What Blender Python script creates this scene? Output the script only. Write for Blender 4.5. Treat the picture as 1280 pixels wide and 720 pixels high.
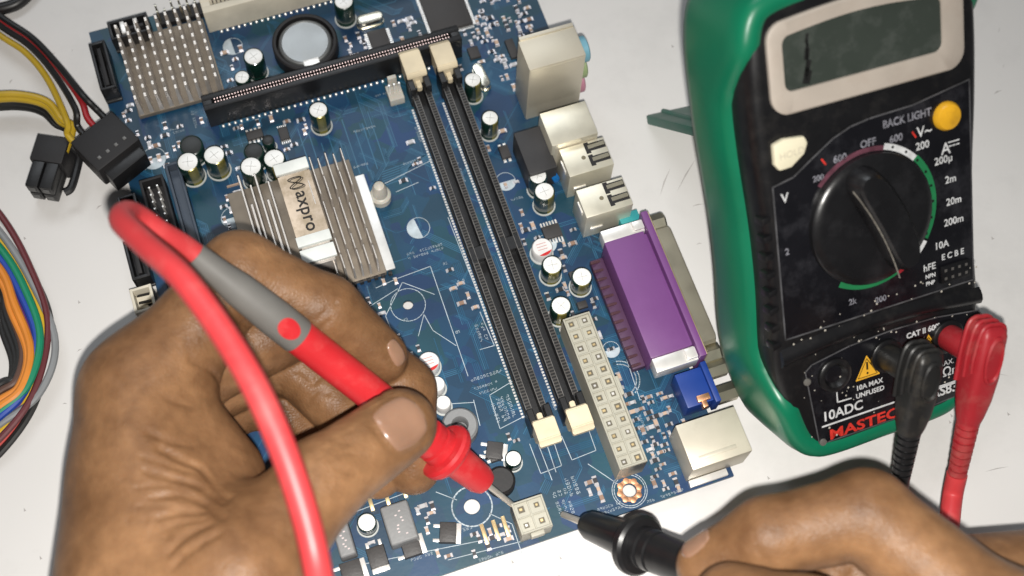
import bpy, bmesh, math, random
import numpy as np
from mathutils import Vector, Matrix

# ------------------------------------------------------------------ camera, light, exposure
S = 0.001                                   # every shape below is written in millimetres
FPX, TILT, ROLL, CAMH = 1650.0, math.radians(22), math.radians(4.5), 385.0
scene = bpy.context.scene
for o in list(bpy.data.objects):
    bpy.data.objects.remove(o)
_fw = np.array([0, math.sin(TILT), -math.cos(TILT)])
_up0 = np.array([0, math.cos(TILT), math.sin(TILT)])
_r = math.cos(ROLL) * np.array([1., 0, 0]) + math.sin(ROLL) * _up0
_u = -math.sin(ROLL) * np.array([1., 0, 0]) + math.cos(ROLL) * _up0
CAM = -CAMH / math.cos(TILT) * _fw
col = scene.collection
cd = bpy.data.cameras.new('camera')
camera = bpy.data.objects.new('camera', cd)
col.objects.link(camera)
m = Matrix(((_r[0], _u[0], -_fw[0], CAM[0] * S), (_r[1], _u[1], -_fw[1], CAM[1] * S),
            (_r[2], _u[2], -_fw[2], CAM[2] * S), (0, 0, 0, 1)))
camera.matrix_world = m
cd.sensor_width = 36
cd.lens = 36 * FPX / 1280
cd.clip_start = 0.01
cd.clip_end = 50
cd.dof.use_dof = True
cd.dof.focus_distance = 0.392
cd.dof.aperture_fstop = 11
scene.camera = camera

world = bpy.data.worlds.new('World')
scene.world = world
world.use_nodes = True
world.node_tree.nodes['Background'].inputs[0].default_value = (0.93, 0.96, 1.0, 1)
world.node_tree.nodes['Background'].inputs[1].default_value = 0.065

fl = bpy.data.lights.new('phone_flash', 'AREA')         # the phone's own lamp beside its lens
fl.shape = 'DISK'
fl.size = 0.007
fl.energy = 1.08
fl.spread = math.radians(125)
fl.color = (1.0, 0.965, 0.91)
flash = bpy.data.objects.new('phone_flash', fl)
col.objects.link(flash)
_fp = CAM + 4 * _r - 12 * _u - 3 * _fw
flash.location = Vector(_fp) * S
flash.rotation_euler = (Vector((5.0, -95, 0)) - Vector(_fp)).to_track_quat('-Z', 'Y').to_euler()

rl = bpy.data.lights.new('room_lamp', 'AREA')           # a ceiling panel behind the bench
rl.shape = 'RECTANGLE'
rl.size, rl.size_y = 1.2, 0.5
rl.energy = 9
rl.color = (0.9, 0.95, 1.0)
room = bpy.data.objects.new('room_lamp', rl)
col.objects.link(room)
room.location = (-0.45, 1.15, 1.7)
room.rotation_euler = (Vector((0, 0, 0)) - room.location).to_track_quat('-Z', 'Y').to_euler()

scene.view_settings.view_transform = 'Standard'
scene.view_settings.look = 'None'
scene.view_settings.exposure = 0
scene.view_settings.gamma = 1

# ------------------------------------------------------------------ pixel -> place
def ray(px, py):
    return _r * (px - 640) / FPX - _u * (py - 360) / FPX + _fw
def P(px, py, z=0.0):
    """point at height z (mm) seen at pixel px,py of the 1280x720 photograph"""
    v = ray(px, py)
    return CAM + v * ((z - CAM[2]) / v[2])
def on_plane(px, py, O, N):
    v = ray(px, py)
    return CAM + v * (((O - CAM) @ N) / (v @ N))

# ------------------------------------------------------------------ materials
MATS = {}
def mat(name, rgb, rough=0.5, metal=0.0, var=0.12, vscale=120, bump=0.0, bscale=900, coat=0.0,
        sss=0.0, spec=0.5, dirt=None, dirt_amt=0.35, dscale=60, alpha=1.0, trans=0.0):
    if name in MATS:
        return MATS[name]
    M = bpy.data.materials.new(name)
    M.use_nodes = True
    nt = M.node_tree
    b = nt.nodes['Principled BSDF']
    b.inputs['Roughness'].default_value = rough
    b.inputs['Metallic'].default_value = metal
    b.inputs['Coat Weight'].default_value = coat
    b.inputs['Specular IOR Level'].default_value = spec
    if trans:
        b.inputs['Transmission Weight'].default_value = trans
    tc = nt.nodes.new('ShaderNodeTexCoord')
    n = nt.nodes.new('ShaderNodeTexNoise')
    n.inputs['Scale'].default_value = vscale
    n.inputs['Detail'].default_value = 5
    nt.links.new(tc.outputs['Object'], n.inputs['Vector'])
    r = nt.nodes.new('ShaderNodeValToRGB')
    r.color_ramp.elements[0].position = 0.3
    r.color_ramp.elements[1].position = 0.7
    r.color_ramp.elements[0].color = tuple(c * (1 - var) for c in rgb) + (1,)
    r.color_ramp.elements[1].color = tuple(min(1, c * (1 + var)) for c in rgb) + (1,)
    nt.links.new(n.outputs['Fac'], r.inputs['Fac'])
    out = r.outputs['Color']
    if dirt:
        n2 = nt.nodes.new('ShaderNodeTexNoise')
        n2.inputs['Scale'].default_value = dscale
        n2.inputs['Detail'].default_value = 8
        n2.inputs['Roughness'].default_value = 0.7
        nt.links.new(tc.outputs['Object'], n2.inputs['Vector'])
        r2 = nt.nodes.new('ShaderNodeValToRGB')
        r2.color_ramp.elements[0].position = 0.5
        r2.color_ramp.elements[1].position = 0.72
        r2.color_ramp.elements[0].color = (0, 0, 0, 1)
        r2.color_ramp.elements[1].color = (dirt_amt,) * 3 + (1,)
        nt.links.new(n2.outputs['Fac'], r2.inputs['Fac'])
        mx = nt.nodes.new('ShaderNodeMixRGB')
        nt.links.new(r2.outputs['Color'], mx.inputs['Fac'])
        nt.links.new(out, mx.inputs['Color1'])
        mx.inputs['Color2'].default_value = tuple(dirt) + (1,)
        out = mx.outputs['Color']
    nt.links.new(out, b.inputs['Base Color'])
    # worn gloss
    mr = nt.nodes.new('ShaderNodeMapRange')
    mr.inputs['To Min'].default_value = max(0.02, rough - 0.08)
    mr.inputs['To Max'].default_value = min(1, rough + 0.12)
    nt.links.new(n.outputs['Fac'], mr.inputs['Value'])
    nt.links.new(mr.outputs['Result'], b.inputs['Roughness'])
    if sss:
        b.inputs['Subsurface Weight'].default_value = sss
        b.inputs['Subsurface Radius'].default_value = (1.0, 0.4, 0.2)
        b.inputs['Subsurface Scale'].default_value = 0.0022
    if bump:
        nb = nt.nodes.new('ShaderNodeTexNoise')
        nb.inputs['Scale'].default_value = bscale
        nb.inputs['Detail'].default_value = 4
        nt.links.new(tc.outputs['Object'], nb.inputs['Vector'])
        bp = nt.nodes.new('ShaderNodeBump')
        bp.inputs['Strength'].default_value = bump
        bp.inputs['Distance'].default_value = 0.0004
        nt.links.new(nb.outputs['Fac'], bp.inputs['Height'])
        nt.links.new(bp.outputs['Normal'], b.inputs['Normal'])
    MATS[name] = M
    return M

# ------------------------------------------------------------------ mesh builder (mm)
class MB:
    def __init__(s):
        s.v, s.f, s.mi = [], [], []
    def add(s, vs, fs, k=0):
        o = len(s.v)
        s.v += [tuple(map(float, q)) for q in vs]
        s.f += [tuple(i + o for i in q) for q in fs]
        s.mi += [k] * len(fs)
        return s
    def box(s, x0, x1, y0, y1, z0, z1, k=0, taper=0.0):
        t = taper
        return s.add([(x0, y0, z0), (x1, y0, z0), (x1, y1, z0), (x0, y1, z0),
                      (x0 + t, y0 + t, z1), (x1 - t, y0 + t, z1), (x1 - t, y1 - t, z1), (x0 + t, y1 - t, z1)],
                     [(3, 2, 1, 0), (4, 5, 6, 7), (0, 1, 5, 4), (1, 2, 6, 5), (2, 3, 7, 6), (3, 0, 4, 7)], k)
    def obox(s, c, ax, ay, az, k=0):
        """oriented box: centre, three half-axis vectors"""
        c, ax, ay, az = map(np.asarray, (c, ax, ay, az))
        vs = [c + a * ax + b * ay + d * az for d in (-1, 1) for a, b in ((-1, -1), (1, -1), (1, 1), (-1, 1))]
        return s.add(vs, [(3, 2, 1, 0), (4, 5, 6, 7), (0, 1, 5, 4), (1, 2, 6, 5), (2, 3, 7, 6), (3, 0, 4, 7)], k)
    def prism(s, poly, z0, z1, k=0):
        n = len(poly)
        vs = [(x, y, z0) for x, y in poly] + [(x, y, z1) for x, y in poly]
        fs = [tuple(range(n - 1, -1, -1)), tuple(range(n, 2 * n))]
        fs += [(i, (i + 1) % n, n + (i + 1) % n, n + i) for i in range(n)]
        return s.add(vs, fs, k)
    def loft(s, rings, k=0, cap0=True, cap1=True):
        n = len(rings[0])
        vs = [q for r in rings for q in r]
        fs = []
        for j in range(len(rings) - 1):
            for i in range(n):
                a, b = j * n + i, j * n + (i + 1) % n
                fs.append((a, b, b + n, a + n))
        if cap0:
            fs.append(tuple(range(n - 1, -1, -1)))
        if cap1:
            fs.append(tuple(range((len(rings) - 1) * n, len(rings) * n)))
        return s.add(vs, fs, k)
    def lathe(s, prof, c=(0, 0, 0), axis=None, n=24, k=0, ks=None):
        """prof: list of (radius, height) along axis from c"""
        c = np.asarray(c, float)
        az = np.array([0, 0, 1.]) if axis is None else np.asarray(axis, float) / np.linalg.norm(axis)
        a = np.array([1., 0, 0]) if abs(az[0]) < 0.8 else np.array([0, 1., 0])
        ax = np.cross(a, az); ax /= np.linalg.norm(ax)
        ay = np.cross(az, ax)
        rings = [[c + az * h + (ax * math.cos(t) + ay * math.sin(t)) * max(r, 1e-3)
                  for t in [2 * math.pi * i / n for i in range(n)]] for r, h in prof]
        if ks is None:
            return s.loft(rings, k)
        for j in range(len(rings) - 1):
            s.loft([rings[j], rings[j + 1]], ks[j], j == 0, j == len(rings) - 2)
        return s
    def tube(s, pts, r, n=10, k=0, cap=True):
        pts = [np.asarray(p, float) for p in pts]
        rr = r if hasattr(r, '__len__') else [r] * len(pts)
        prev, rings = None, []
        for i, p in enumerate(pts):
            t = pts[min(i + 1, len(pts) - 1)] - pts[max(i - 1, 0)]
            t = t / (np.linalg.norm(t) + 1e-12)
            if prev is None:
                a = np.array([0, 0, 1.]) if abs(t[2]) < 0.9 else np.array([1., 0, 0])
                ax = np.cross(a, t)
            else:
                ax = prev - t * (prev @ t)
            ax = ax / np.linalg.norm(ax)
            prev = ax
            ay = np.cross(t, ax)
            rings.append([p + rr[i] * (ax * math.cos(q) + ay * math.sin(q))
                          for q in [2 * math.pi * j / n for j in range(n)]])
        return s.loft(rings, k, cap, cap)
    def build(s, name, mats, parent=None, loc=(0, 0, 0), bevel=0.0, smooth=True, ang=35, seg=2):
        me = bpy.data.meshes.new(name)
        me.from_pydata([(x * S, y * S, z * S) for x, y, z in s.v], [], s.f)
        for M in (mats if isinstance(mats, (list, tuple)) else [mats]):
            me.materials.append(M)
        me.polygons.foreach_set('material_index', s.mi)
        if bevel:
            bm = bmesh.new(); bm.from_mesh(me)
            bmesh.ops.remove_doubles(bm, verts=bm.verts, dist=1e-7)
            ed = [e for e in bm.edges if len(e.link_faces) == 2 and e.calc_face_angle(0) > 0.6]
            bmesh.ops.bevel(bm, geom=ed, offset=bevel * S, segments=seg, profile=0.6, affect='EDGES',
                            clamp_overlap=True)
            bm.to_mesh(me); bm.free()
        if smooth:
            me.shade_smooth()
            me.set_sharp_from_angle(angle=math.radians(ang))
        o = bpy.data.objects.new(name, me)
        col.objects.link(o)
        if parent is not None:
            o.parent = parent
        o.location = (loc[0] * S, loc[1] * S, loc[2] * S)
        return o

def thing(name, label, cat, loc=(0, 0, 0), group=None):
    o = bpy.data.objects.new(name, None)
    o.empty_display_size = 0.01
    col.objects.link(o)
    o.location = (loc[0] * S, loc[1] * S, loc[2] * S)
    return tag(o, label, cat, group)
def tag(o, label, cat, group=None):
    o['label'] = label; o['category'] = cat
    if group:
        o['group'] = group
    return o
def inst(src, parent, loc, rot=None, name=None):
    o = src.copy(); col.objects.link(o); o.parent = parent
    o.location = (loc[0] * S, loc[1] * S, loc[2] * S)
    if rot is not None:
        o.rotation_euler = rot
    return o
def spline(pts, n=12):
    """Catmull-Rom through pts"""
    p = [np.asarray(q, float) for q in pts]
    p = [2 * p[0] - p[1]] + p + [2 * p[-1] - p[-2]]
    out = []
    for i in range(1, len(p) - 2):
        for j in range(n):
            t = j / n
            out.append(0.5 * (2 * p[i] + (p[i + 1] - p[i - 1]) * t + (2 * p[i - 1] - 5 * p[i] + 4 * p[i + 1] - p[i + 2]) * t * t
                              + (3 * p[i] - p[i - 1] - 3 * p[i + 1] + p[i + 2]) * t ** 3))
    out.append(p[-2])
    return out
def text_mesh(txt, size, bold=0.0, shear=0.0, spacing=1.0):
    """verts (mm, 2D) and faces of a printed word, starting at the origin"""
    cu = bpy.data.curves.new('lettering', 'FONT')
    cu.body = txt; cu.size = size; cu.offset = bold; cu.shear = shear; cu.space_character = spacing
    cu.resolution_u = 3
    ob = bpy.data.objects.new('lettering', cu)
    col.objects.link(ob)
    dg = bpy.context.evaluated_depsgraph_get()
    me = bpy.data.meshes.new_from_object(ob.evaluated_get(dg))
    vs = [tuple(v.co[:2]) for v in me.vertices]
    fs = [tuple(p.vertices) for p in me.polygons]
    bpy.data.objects.remove(ob); bpy.data.curves.remove(cu); bpy.data.meshes.remove(me)
    return vs, fs
R = random.Random(7)

# shared materials
black = mat('black_plastic', (0.012, 0.012, 0.013), 0.38, bump=0.08)
blackmatte = mat('matte_black_plastic', (0.016, 0.015, 0.016), 0.55, bump=0.1)
cream = mat('cream_plastic', (0.72, 0.62, 0.44), 0.4)
metal = mat('nickel_shell', (0.80, 0.76, 0.63), 0.34, 0.5, bump=0.05, bscale=300, dirt=(0.45, 0.37, 0.24), dirt_amt=0.3)
tin = mat('tin', (0.86, 0.84, 0.81), 0.3, 0.45)
gold = mat('gold_pin', (0.85, 0.66, 0.36), 0.3, 0.6)
white = mat('white_print', (0.78, 0.8, 0.82), 0.6, var=0.05)
copper = mat('copper_pad', (0.8, 0.42, 0.24), 0.35, 0.9)
# ------------------------------------------------------------------ the bench top
tb = MB()
tb.box(-900, 900, -700, 900, -30, 0)
table = tb.build('table_top', mat('white_laminate', (0.70, 0.685, 0.67), 0.42, var=0.035, vscale=9, bump=0.04, bscale=500,
                 dirt=(0.44, 0.43, 0.42), dirt_amt=0.4, dscale=11), bevel=2)
table['kind'] = 'structure'
# scuffs in the laminate: thin dark hair scratches, pressed into the surface print
sc = MB()
def scratch(a, b, w):
    A, B = P(*a)[:2], P(*b)[:2]
    d = (B - A); n = np.array([-d[1], d[0]]) / np.linalg.norm(d) * w / 2
    mid = (A + B) / 2 + n * 1.2
    sc.add([(*A, 0.02), (*(mid - n), 0.02), (*B, 0.02), (*(mid + n), 0.02)], [(0, 1, 2, 3)])
for a, b, w in (((825, 245), (838, 210), .5), ((846, 240), (870, 198), .4), ((865, 258), (880, 255), .4), ((1242, 118), (1252, 113), .5),
                ((870, 306), (878, 304), .4), ((705, 648), (712, 650), .5), ((12, 105), (16, 99), .5), ((160, 20), (185, 24), .6),
                ((1228, 465), (1262, 470), .3), ((1190, 300), (1215, 296), .3), ((1230, 590), (1262, 583), .3), ((120, 262), (128, 256), .5),
                ((760, 690), (790, 700), .3), ((28, 445), (40, 447), .3), ((96, 440), (103, 436), .4), ((60, 70), (70, 66), .4)):
    scratch(a, b, w)
for i in range(20):
    x, y = R.uniform(0, 1280), R.uniform(0, 720)
    l, t = R.uniform(2, 9), R.uniform(0, 6.28)
    scratch((x, y), (x + l * math.cos(t), y + l * math.sin(t)), R.uniform(.15, .4))
for px, py in ((1186, 514), (1189, 522), (1187, 530), (1206, 345), (1208, 280), (640, 705), (700, 700), (30, 300), (98, 380), (1260, 520), (1240, 300), (905, 60), (840, 60), (30, 640), (50, 700), (1010, 620), (960, 600)):
    scratch((px, py), (px + 3, py - 1.5), 1.1)
scr = sc.build('scratches', mat('scratch_grime', (0.42, 0.40, 0.385), 0.7), table, smooth=False)
scr['kind'] = 'stuff'

# ------------------------------------------------------------------ motherboard
ZB = 3.8                                      # board top above the bench
PHI = math.radians(23.2)
ex, ey = np.array([math.cos(PHI), math.sin(PHI)]), np.array([-math.sin(PHI), math.cos(PHI)])
B0 = P(916, 591, ZB)
mb = thing('motherboard', 'blue computer motherboard with sockets, heatsinks and ports lying on the white bench', 'motherboard',
           (B0[0], B0[1], ZB))
mb.rotation_euler = (0, 0, PHI)
def L(px, py, h=0.0):
    """board coordinates of a pixel at height h above the board; x runs to the port edge, y along the memory slots"""
    d = (P(px, py, ZB + h) - B0)[:2]
    return np.array([d @ ex, d @ ey])
def W(x, y, h):
    return np.array([*(B0[:2] + x * ex + y * ey), ZB + h])
def rect(a, b, h):
    p, q = L(*a, h), L(*b, h)
    return min(p[0], q[0]), max(p[0], q[0]), min(p[1], q[1]), max(p[1], q[1])
USED = []
HOLES = [(510, 381, 1.6), (590, 633, 2.4), (787, 613, 2.0)]
def use(x0, x1, y0, y1, pad=0.6):
    USED.append((x0 - pad, x1 + pad, y0 - pad, y1 + pad))
XL = L(124, 127)[0] + 2.4                           # left edge of the board
YT = L(250, 4)[1]
YB = L(740, 655)[1]

pcbm = bpy.data.materials.new('blue_solder_mask'); pcbm.use_nodes = True
nt = pcbm.node_tree; b = nt.nodes['Principled BSDF']
tc = nt.nodes.new('ShaderNodeTexCoord')
n1 = nt.nodes.new('ShaderNodeTexNoise'); n1.inputs['Scale'].default_value = 26; n1.inputs['Detail'].default_value = 3
vo = nt.nodes.new('ShaderNodeTexVoronoi'); vo.distance = 'MANHATTAN'; vo.inputs['Scale'].default_value = 130
r1 = nt.nodes.new('ShaderNodeValToRGB')
r1.color_ramp.elements[0].color = (0.006, 0.042, 0.092, 1); r1.color_ramp.elements[1].color = (0.010, 0.070, 0.145, 1)
r1.color_ramp.elements[0].position = .35; r1.color_ramp.elements[1].position = .65
mx = nt.nodes.new('ShaderNodeMixRGB'); mx.blend_type = 'MULTIPLY'; mx.inputs['Fac'].default_value = 0.35
nt.links.new(tc.outputs['Object'], n1.inputs['Vector']); nt.links.new(tc.outputs['Object'], vo.inputs['Vector'])
nt.links.new(n1.outputs['Fac'], r1.inputs['Fac']); nt.links.new(r1.outputs['Color'], mx.inputs['Color1'])
nt.links.new(vo.outputs['Color'], mx.inputs['Color2']); nt.links.new(mx.outputs['Color'], b.inputs['Base Color'])
b.inputs['Roughness'].default_value = 0.43
bp = nt.nodes.new('ShaderNodeBump'); bp.inputs['Strength'].default_value = .12; bp.inputs['Distance'].default_value = .0002
n2 = nt.nodes.new('ShaderNodeTexNoise'); n2.inputs['Scale'].default_value = 700
nt.links.new(tc.outputs['Object'], n2.inputs['Vector']); nt.links.new(n2.outputs['Fac'], bp.inputs['Height']); nt.links.new(bp.outputs['Normal'], b.inputs['Normal'])

pb = MB(); pb.box(XL, 0, YB, YT, -1.6, 0)
pcb = pb.build('circuit_board', [pcbm], mb, smooth=False)
for px, py, r in HOLES:
    x, y = L(px, py); use(x - 6, x + 6, y - 6, y + 6)
ct = MB()
for px, py, r in HOLES:
    x, y = L(px, py)
    ct.lathe([(r, -4), (r, 3)], (x, y, 0), n=24)
cut = ct.build('cutter', [pcbm], mb)
md = pcb.modifiers.new('holes', 'BOOLEAN'); md.object = cut; md.operation = 'DIFFERENCE'; md.solver = 'EXACT'
dg = bpy.context.evaluated_depsgraph_get()
newme = bpy.data.meshes.new_from_object(pcb.evaluated_get(dg))
pcb.modifiers.clear(); pcb.data = newme
bpy.data.objects.remove(cut)

lead = MB()                                   # clipped leads under the board; the board stands on them
for i in range(160):
    x, y = R.uniform(XL + 3, -3), R.uniform(YB + 3, YT - 3)
    lead.lathe([(.7, -1.6), (.35, -2.1), (.3, -ZB + (0.0 if i % 4 == 0 else .5))], (x, y, 0), n=6)
o = lead.build('solder_leads', tin, mb); o['kind'] = 'stuff'

# ---- copper traces under the mask and printed white lines
trace = MB(); silk = MB()
def strip(mbx, pts, w, z, k=0):
    for a, c in zip(pts[:-1], pts[1:]):
        a, c = np.asarray(a, float), np.asarray(c, float)
        d = c - a; l = np.linalg.norm(d)
        if l < 1e-6: continue
        d /= l; n = np.array([-d[1], d[0]]) * w / 2; e = d * w * .3
        mbx.add([(*(a - e + n), z), (*(a - e - n), z), (*(c + e - n), z), (*(c + e + n), z)], [(0, 1, 2, 3)], k)
def sline(pix, w=.2, z=.05):
    strip(silk, [L(*p) for p in pix], w, z)
def scircle(px, py, r, w=.2, a0=0, a1=360, n=28):
    c = L(px, py)
    strip(silk, [c + r * np.array([math.cos(math.radians(a0 + (a1 - a0) * i / n)), math.sin(math.radians(a0 + (a1 - a0) * i / n))]) for i in range(n + 1)], w, .05)
for i in range(430):
    x, y = R.uniform(XL + 4, -4), R.uniform(YB + 4, YT - 4)
    d = R.choice([(1, 0), (0, 1), (0, 1), (.7, .7), (.7, -.7)])
    l1, l2 = R.uniform(4, 18), R.uniform(2, 10)
    for kx in range(R.randint(1, 5)):
        off = kx * .55
        a = np.array([x, y]) + off * np.array([-d[1], d[0]])
        c = a + l1 * np.array(d)
        e = c + l2 * np.array([(d[0] - d[1]) * .7, (d[0] + d[1]) * .7])
        pts = [q for q in (a, c, e)]
        if all(XL + 1 < q[0] < -1 and YB + 1 < q[1] < YT - 1 and all(np.linalg.norm(q - L(hx_, hy_)) > 7 and np.linalg.norm((a + c) / 2 - L(hx_, hy_)) > 7 for hx_, hy_, _ in HOLES) for q in pts):
            strip(trace, pts, .22, .02 + .0004 * (i % 20), R.choice([0, 0, 1]))
# the routed fans that show near the memory slots
for k in range(7):
    a = L(478, 233 - k * 3); c = L(500, 225 - k * 3); e = L(520 + k * 2, 200 - k); f = L(545, 212 - k * 4)
    strip(trace, [a, c, e, f], .3, .034, 1)
for k in range(9):
    a = L(395 + k * 11, 232 - 3 * k); strip(trace, [a, a + np.array([0, R.uniform(10, 22)])], .3, .036, 1)
o = trace.build('copper_traces', [mat('trace_blue', (0.012, 0.085, 0.17), .35), mat('trace_pale_blue', (0.03, 0.13, 0.23), .35)], mb, smooth=False)
o['kind'] = 'stuff'

scircle(510, 381, 5.4); scircle(590, 633, 6.0); scircle(590, 633, 5.8)
for a, c in (((497, 361), (451, 390)), ((503, 353), (543, 368)), ((530, 393), (523, 420)), ((530, 393), (541, 413)), ((541, 413), (570, 432)),
             ((538, 333), (585, 470)), ((497, 348), (538, 333)), ((497, 348), (470, 360)), ((503, 353), (482, 395)), ((482, 395), (490, 415)), ((560, 505), (592, 503)), ((592, 500), (600, 532))):
    sline([a, c])
# memory slot outlines and end boxes
for pts in ([(655, 470), (695, 590)], [(676, 592), (702, 582), (692, 552)], [(676, 592), (662, 555)], [(715, 575), (745, 563), (735, 535)], [(715, 575), (702, 545)],
            [(648, 472), (660, 518), (625, 536), (612, 494), (648, 472)], [(560, 272), (610, 400)], [(632, 330), (690, 480)], [(758, 372), (800, 500), (812, 497)],
            [(600, 390), (618, 432), (600, 437)], [(545, 615), (571, 625)], [(612, 642), (640, 655)], [(640, 655), (655, 700)], [(735, 580), (772, 605)],
            [(455, 705), (620, 672)], [(560, 700), (655, 676)], [(404, 655), (510, 615)], [(690, 600), (640, 470)],
            [(470, 235), (540, 200)], [(495, 240), (523, 228)], [(700, 720), (600, 745)]):
    sline(pts)
scircle(787, 613, 4.6); scircle(787, 613, 5.2, .2)
scircle(775, 475, 6, .3, -60, 80); scircle(775, 475, 5, .3, -60, 80)
ring = MB()
cx, cy = L(787, 613)
for i in range(8):
    a = i * math.pi / 4
    ring.lathe([(.95, 0), (.9, .14), (.5, .2)], (cx + 3.0 * math.cos(a), cy + 3.0 * math.sin(a), 0.05), n=10)
tt = [2 * math.pi * i / 32 for i in range(32)]
ring.loft([[(cx + r * math.cos(t), cy + r * math.sin(t), z) for t in tt] for r, z in ((3.4, .01), (3.4, .09), (2.1, .09), (2.1, .01))], 0, False, False)
ring.build('hole_pad', copper, mb)
# illegible printed codes: rows of tiny strokes, as small as they look in the photograph
def code(px, py, n, rows=1, rot=0, sz=.8):
    sz *= .8; n = int(n * .9)
    c = L(px, py)
    dx = np.array([math.cos(rot), math.sin(rot)]); dy = np.array([-dx[1], dx[0]])
    for r in range(rows):
        for i in range(n):
            q = c + dx * i * sz * 1.05 - dy * r * sz * 1.8
            if R.random() < .1: continue
            A, B = .27 * sz, .42 * sz                  # strokes on a character grid
            seg = [((-A, B), (A, B)), ((-A, 0), (A, 0)), ((-A, -B), (A, -B)), ((-A, 0), (-A, B)), ((A, 0), (A, B)), ((-A, -B), (-A, 0)), ((A, -B), (A, 0))]
            for (u0, v0), (u1, v1) in R.sample(seg, R.randint(3, 6)):
                strip(silk, [q + dx * u0 + dy * v0, q + dx * u1 + dy * v1], .11 * sz, .05)
V = -math.pi / 2
for args in ((716, 597, 6, 2, V, 1.4), (706, 612, 9, 3, V, 1.2), (590, 475, 12, 1, .0, 1.2), (594, 486, 11, 1, 0, 1.0), (600, 492, 8, 1, 0, 1.0),
             (622, 500, 8, 2, V, 1.3), (634, 495, 8, 2, V, 1.3), (510, 318, 16, 2, 0, 1.0), (602, 405, 7, 2, V, 1.2), (572, 415, 2, 1, V, 1.6),
             (573, 352, 4, 1, 0, 1.0), (748, 637, 10, 2, 0, 1.0), (810, 627, 16, 1, 0, 1.0), (650, 280, 6, 1, V, 1.1), (572, 205, 8, 1, V, 1.3),
             (555, 330, 3, 1, 0, 1.0), (600, 350, 3, 1, 0, 1.0), (330, 120, 8, 1, V, 1), (515, 700, 9, 1, 0, 1.0), (580, 662, 4, 1, 0, 1.2),
             (600, 700, 10, 1, 0, 1), (443, 165, 10, 1, 0, 1), (440, 210, 8, 1, 0, 1), (520, 160, 8, 1, V, 1), (505, 205, 9, 1, 0, .9), (720, 440, 6, 1, V, 1.1),
             (240, 140, 9, 1, V, 1), (205, 165, 10, 2, 0, .9), (395, 100, 8, 1, 0, 1), (470, 120, 8, 1, 0, .8), (640, 60, 5, 2, V, 1), (575, 30, 9, 1, 0, .9),
             (800, 520, 8, 2, V, .9), (815, 560, 7, 2, V, .9), (640, 250, 6, 1, 0, 1), (690, 500, 6, 1, V, .9), (505, 400, 3, 1, 0, 1)):
    code(*args)
# half-moon capacitor footprints
def halfmoon(px, py, r, rot):
    c = L(px, py); n = 14
    pts = [c + r * np.array([math.cos(rot + math.pi * i / n), math.sin(rot + math.pi * i / n)]) for i in range(n + 1)]
    silk.add([(*q, .055) for q in pts], [tuple(range(n + 1))])
    scircle(px, py, r, .2)
for q in ((523, 285, 3.6, 1.7), (192, 198, 3.9, math.pi), (291, 272, 3.6, math.pi), (291, 58, 3.2, 1.6), (632, 227, 3.2, math.pi), (683, 305, 3.2, math.pi), (764, 437, 2.6, math.pi)):
    halfmoon(*q)
o = silk.build('printed_markings', mat('silkscreen_white', (0.46, 0.53, 0.58), .6, var=.25, vscale=300), mb, smooth=False)
o['kind'] = 'stuff'

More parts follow.
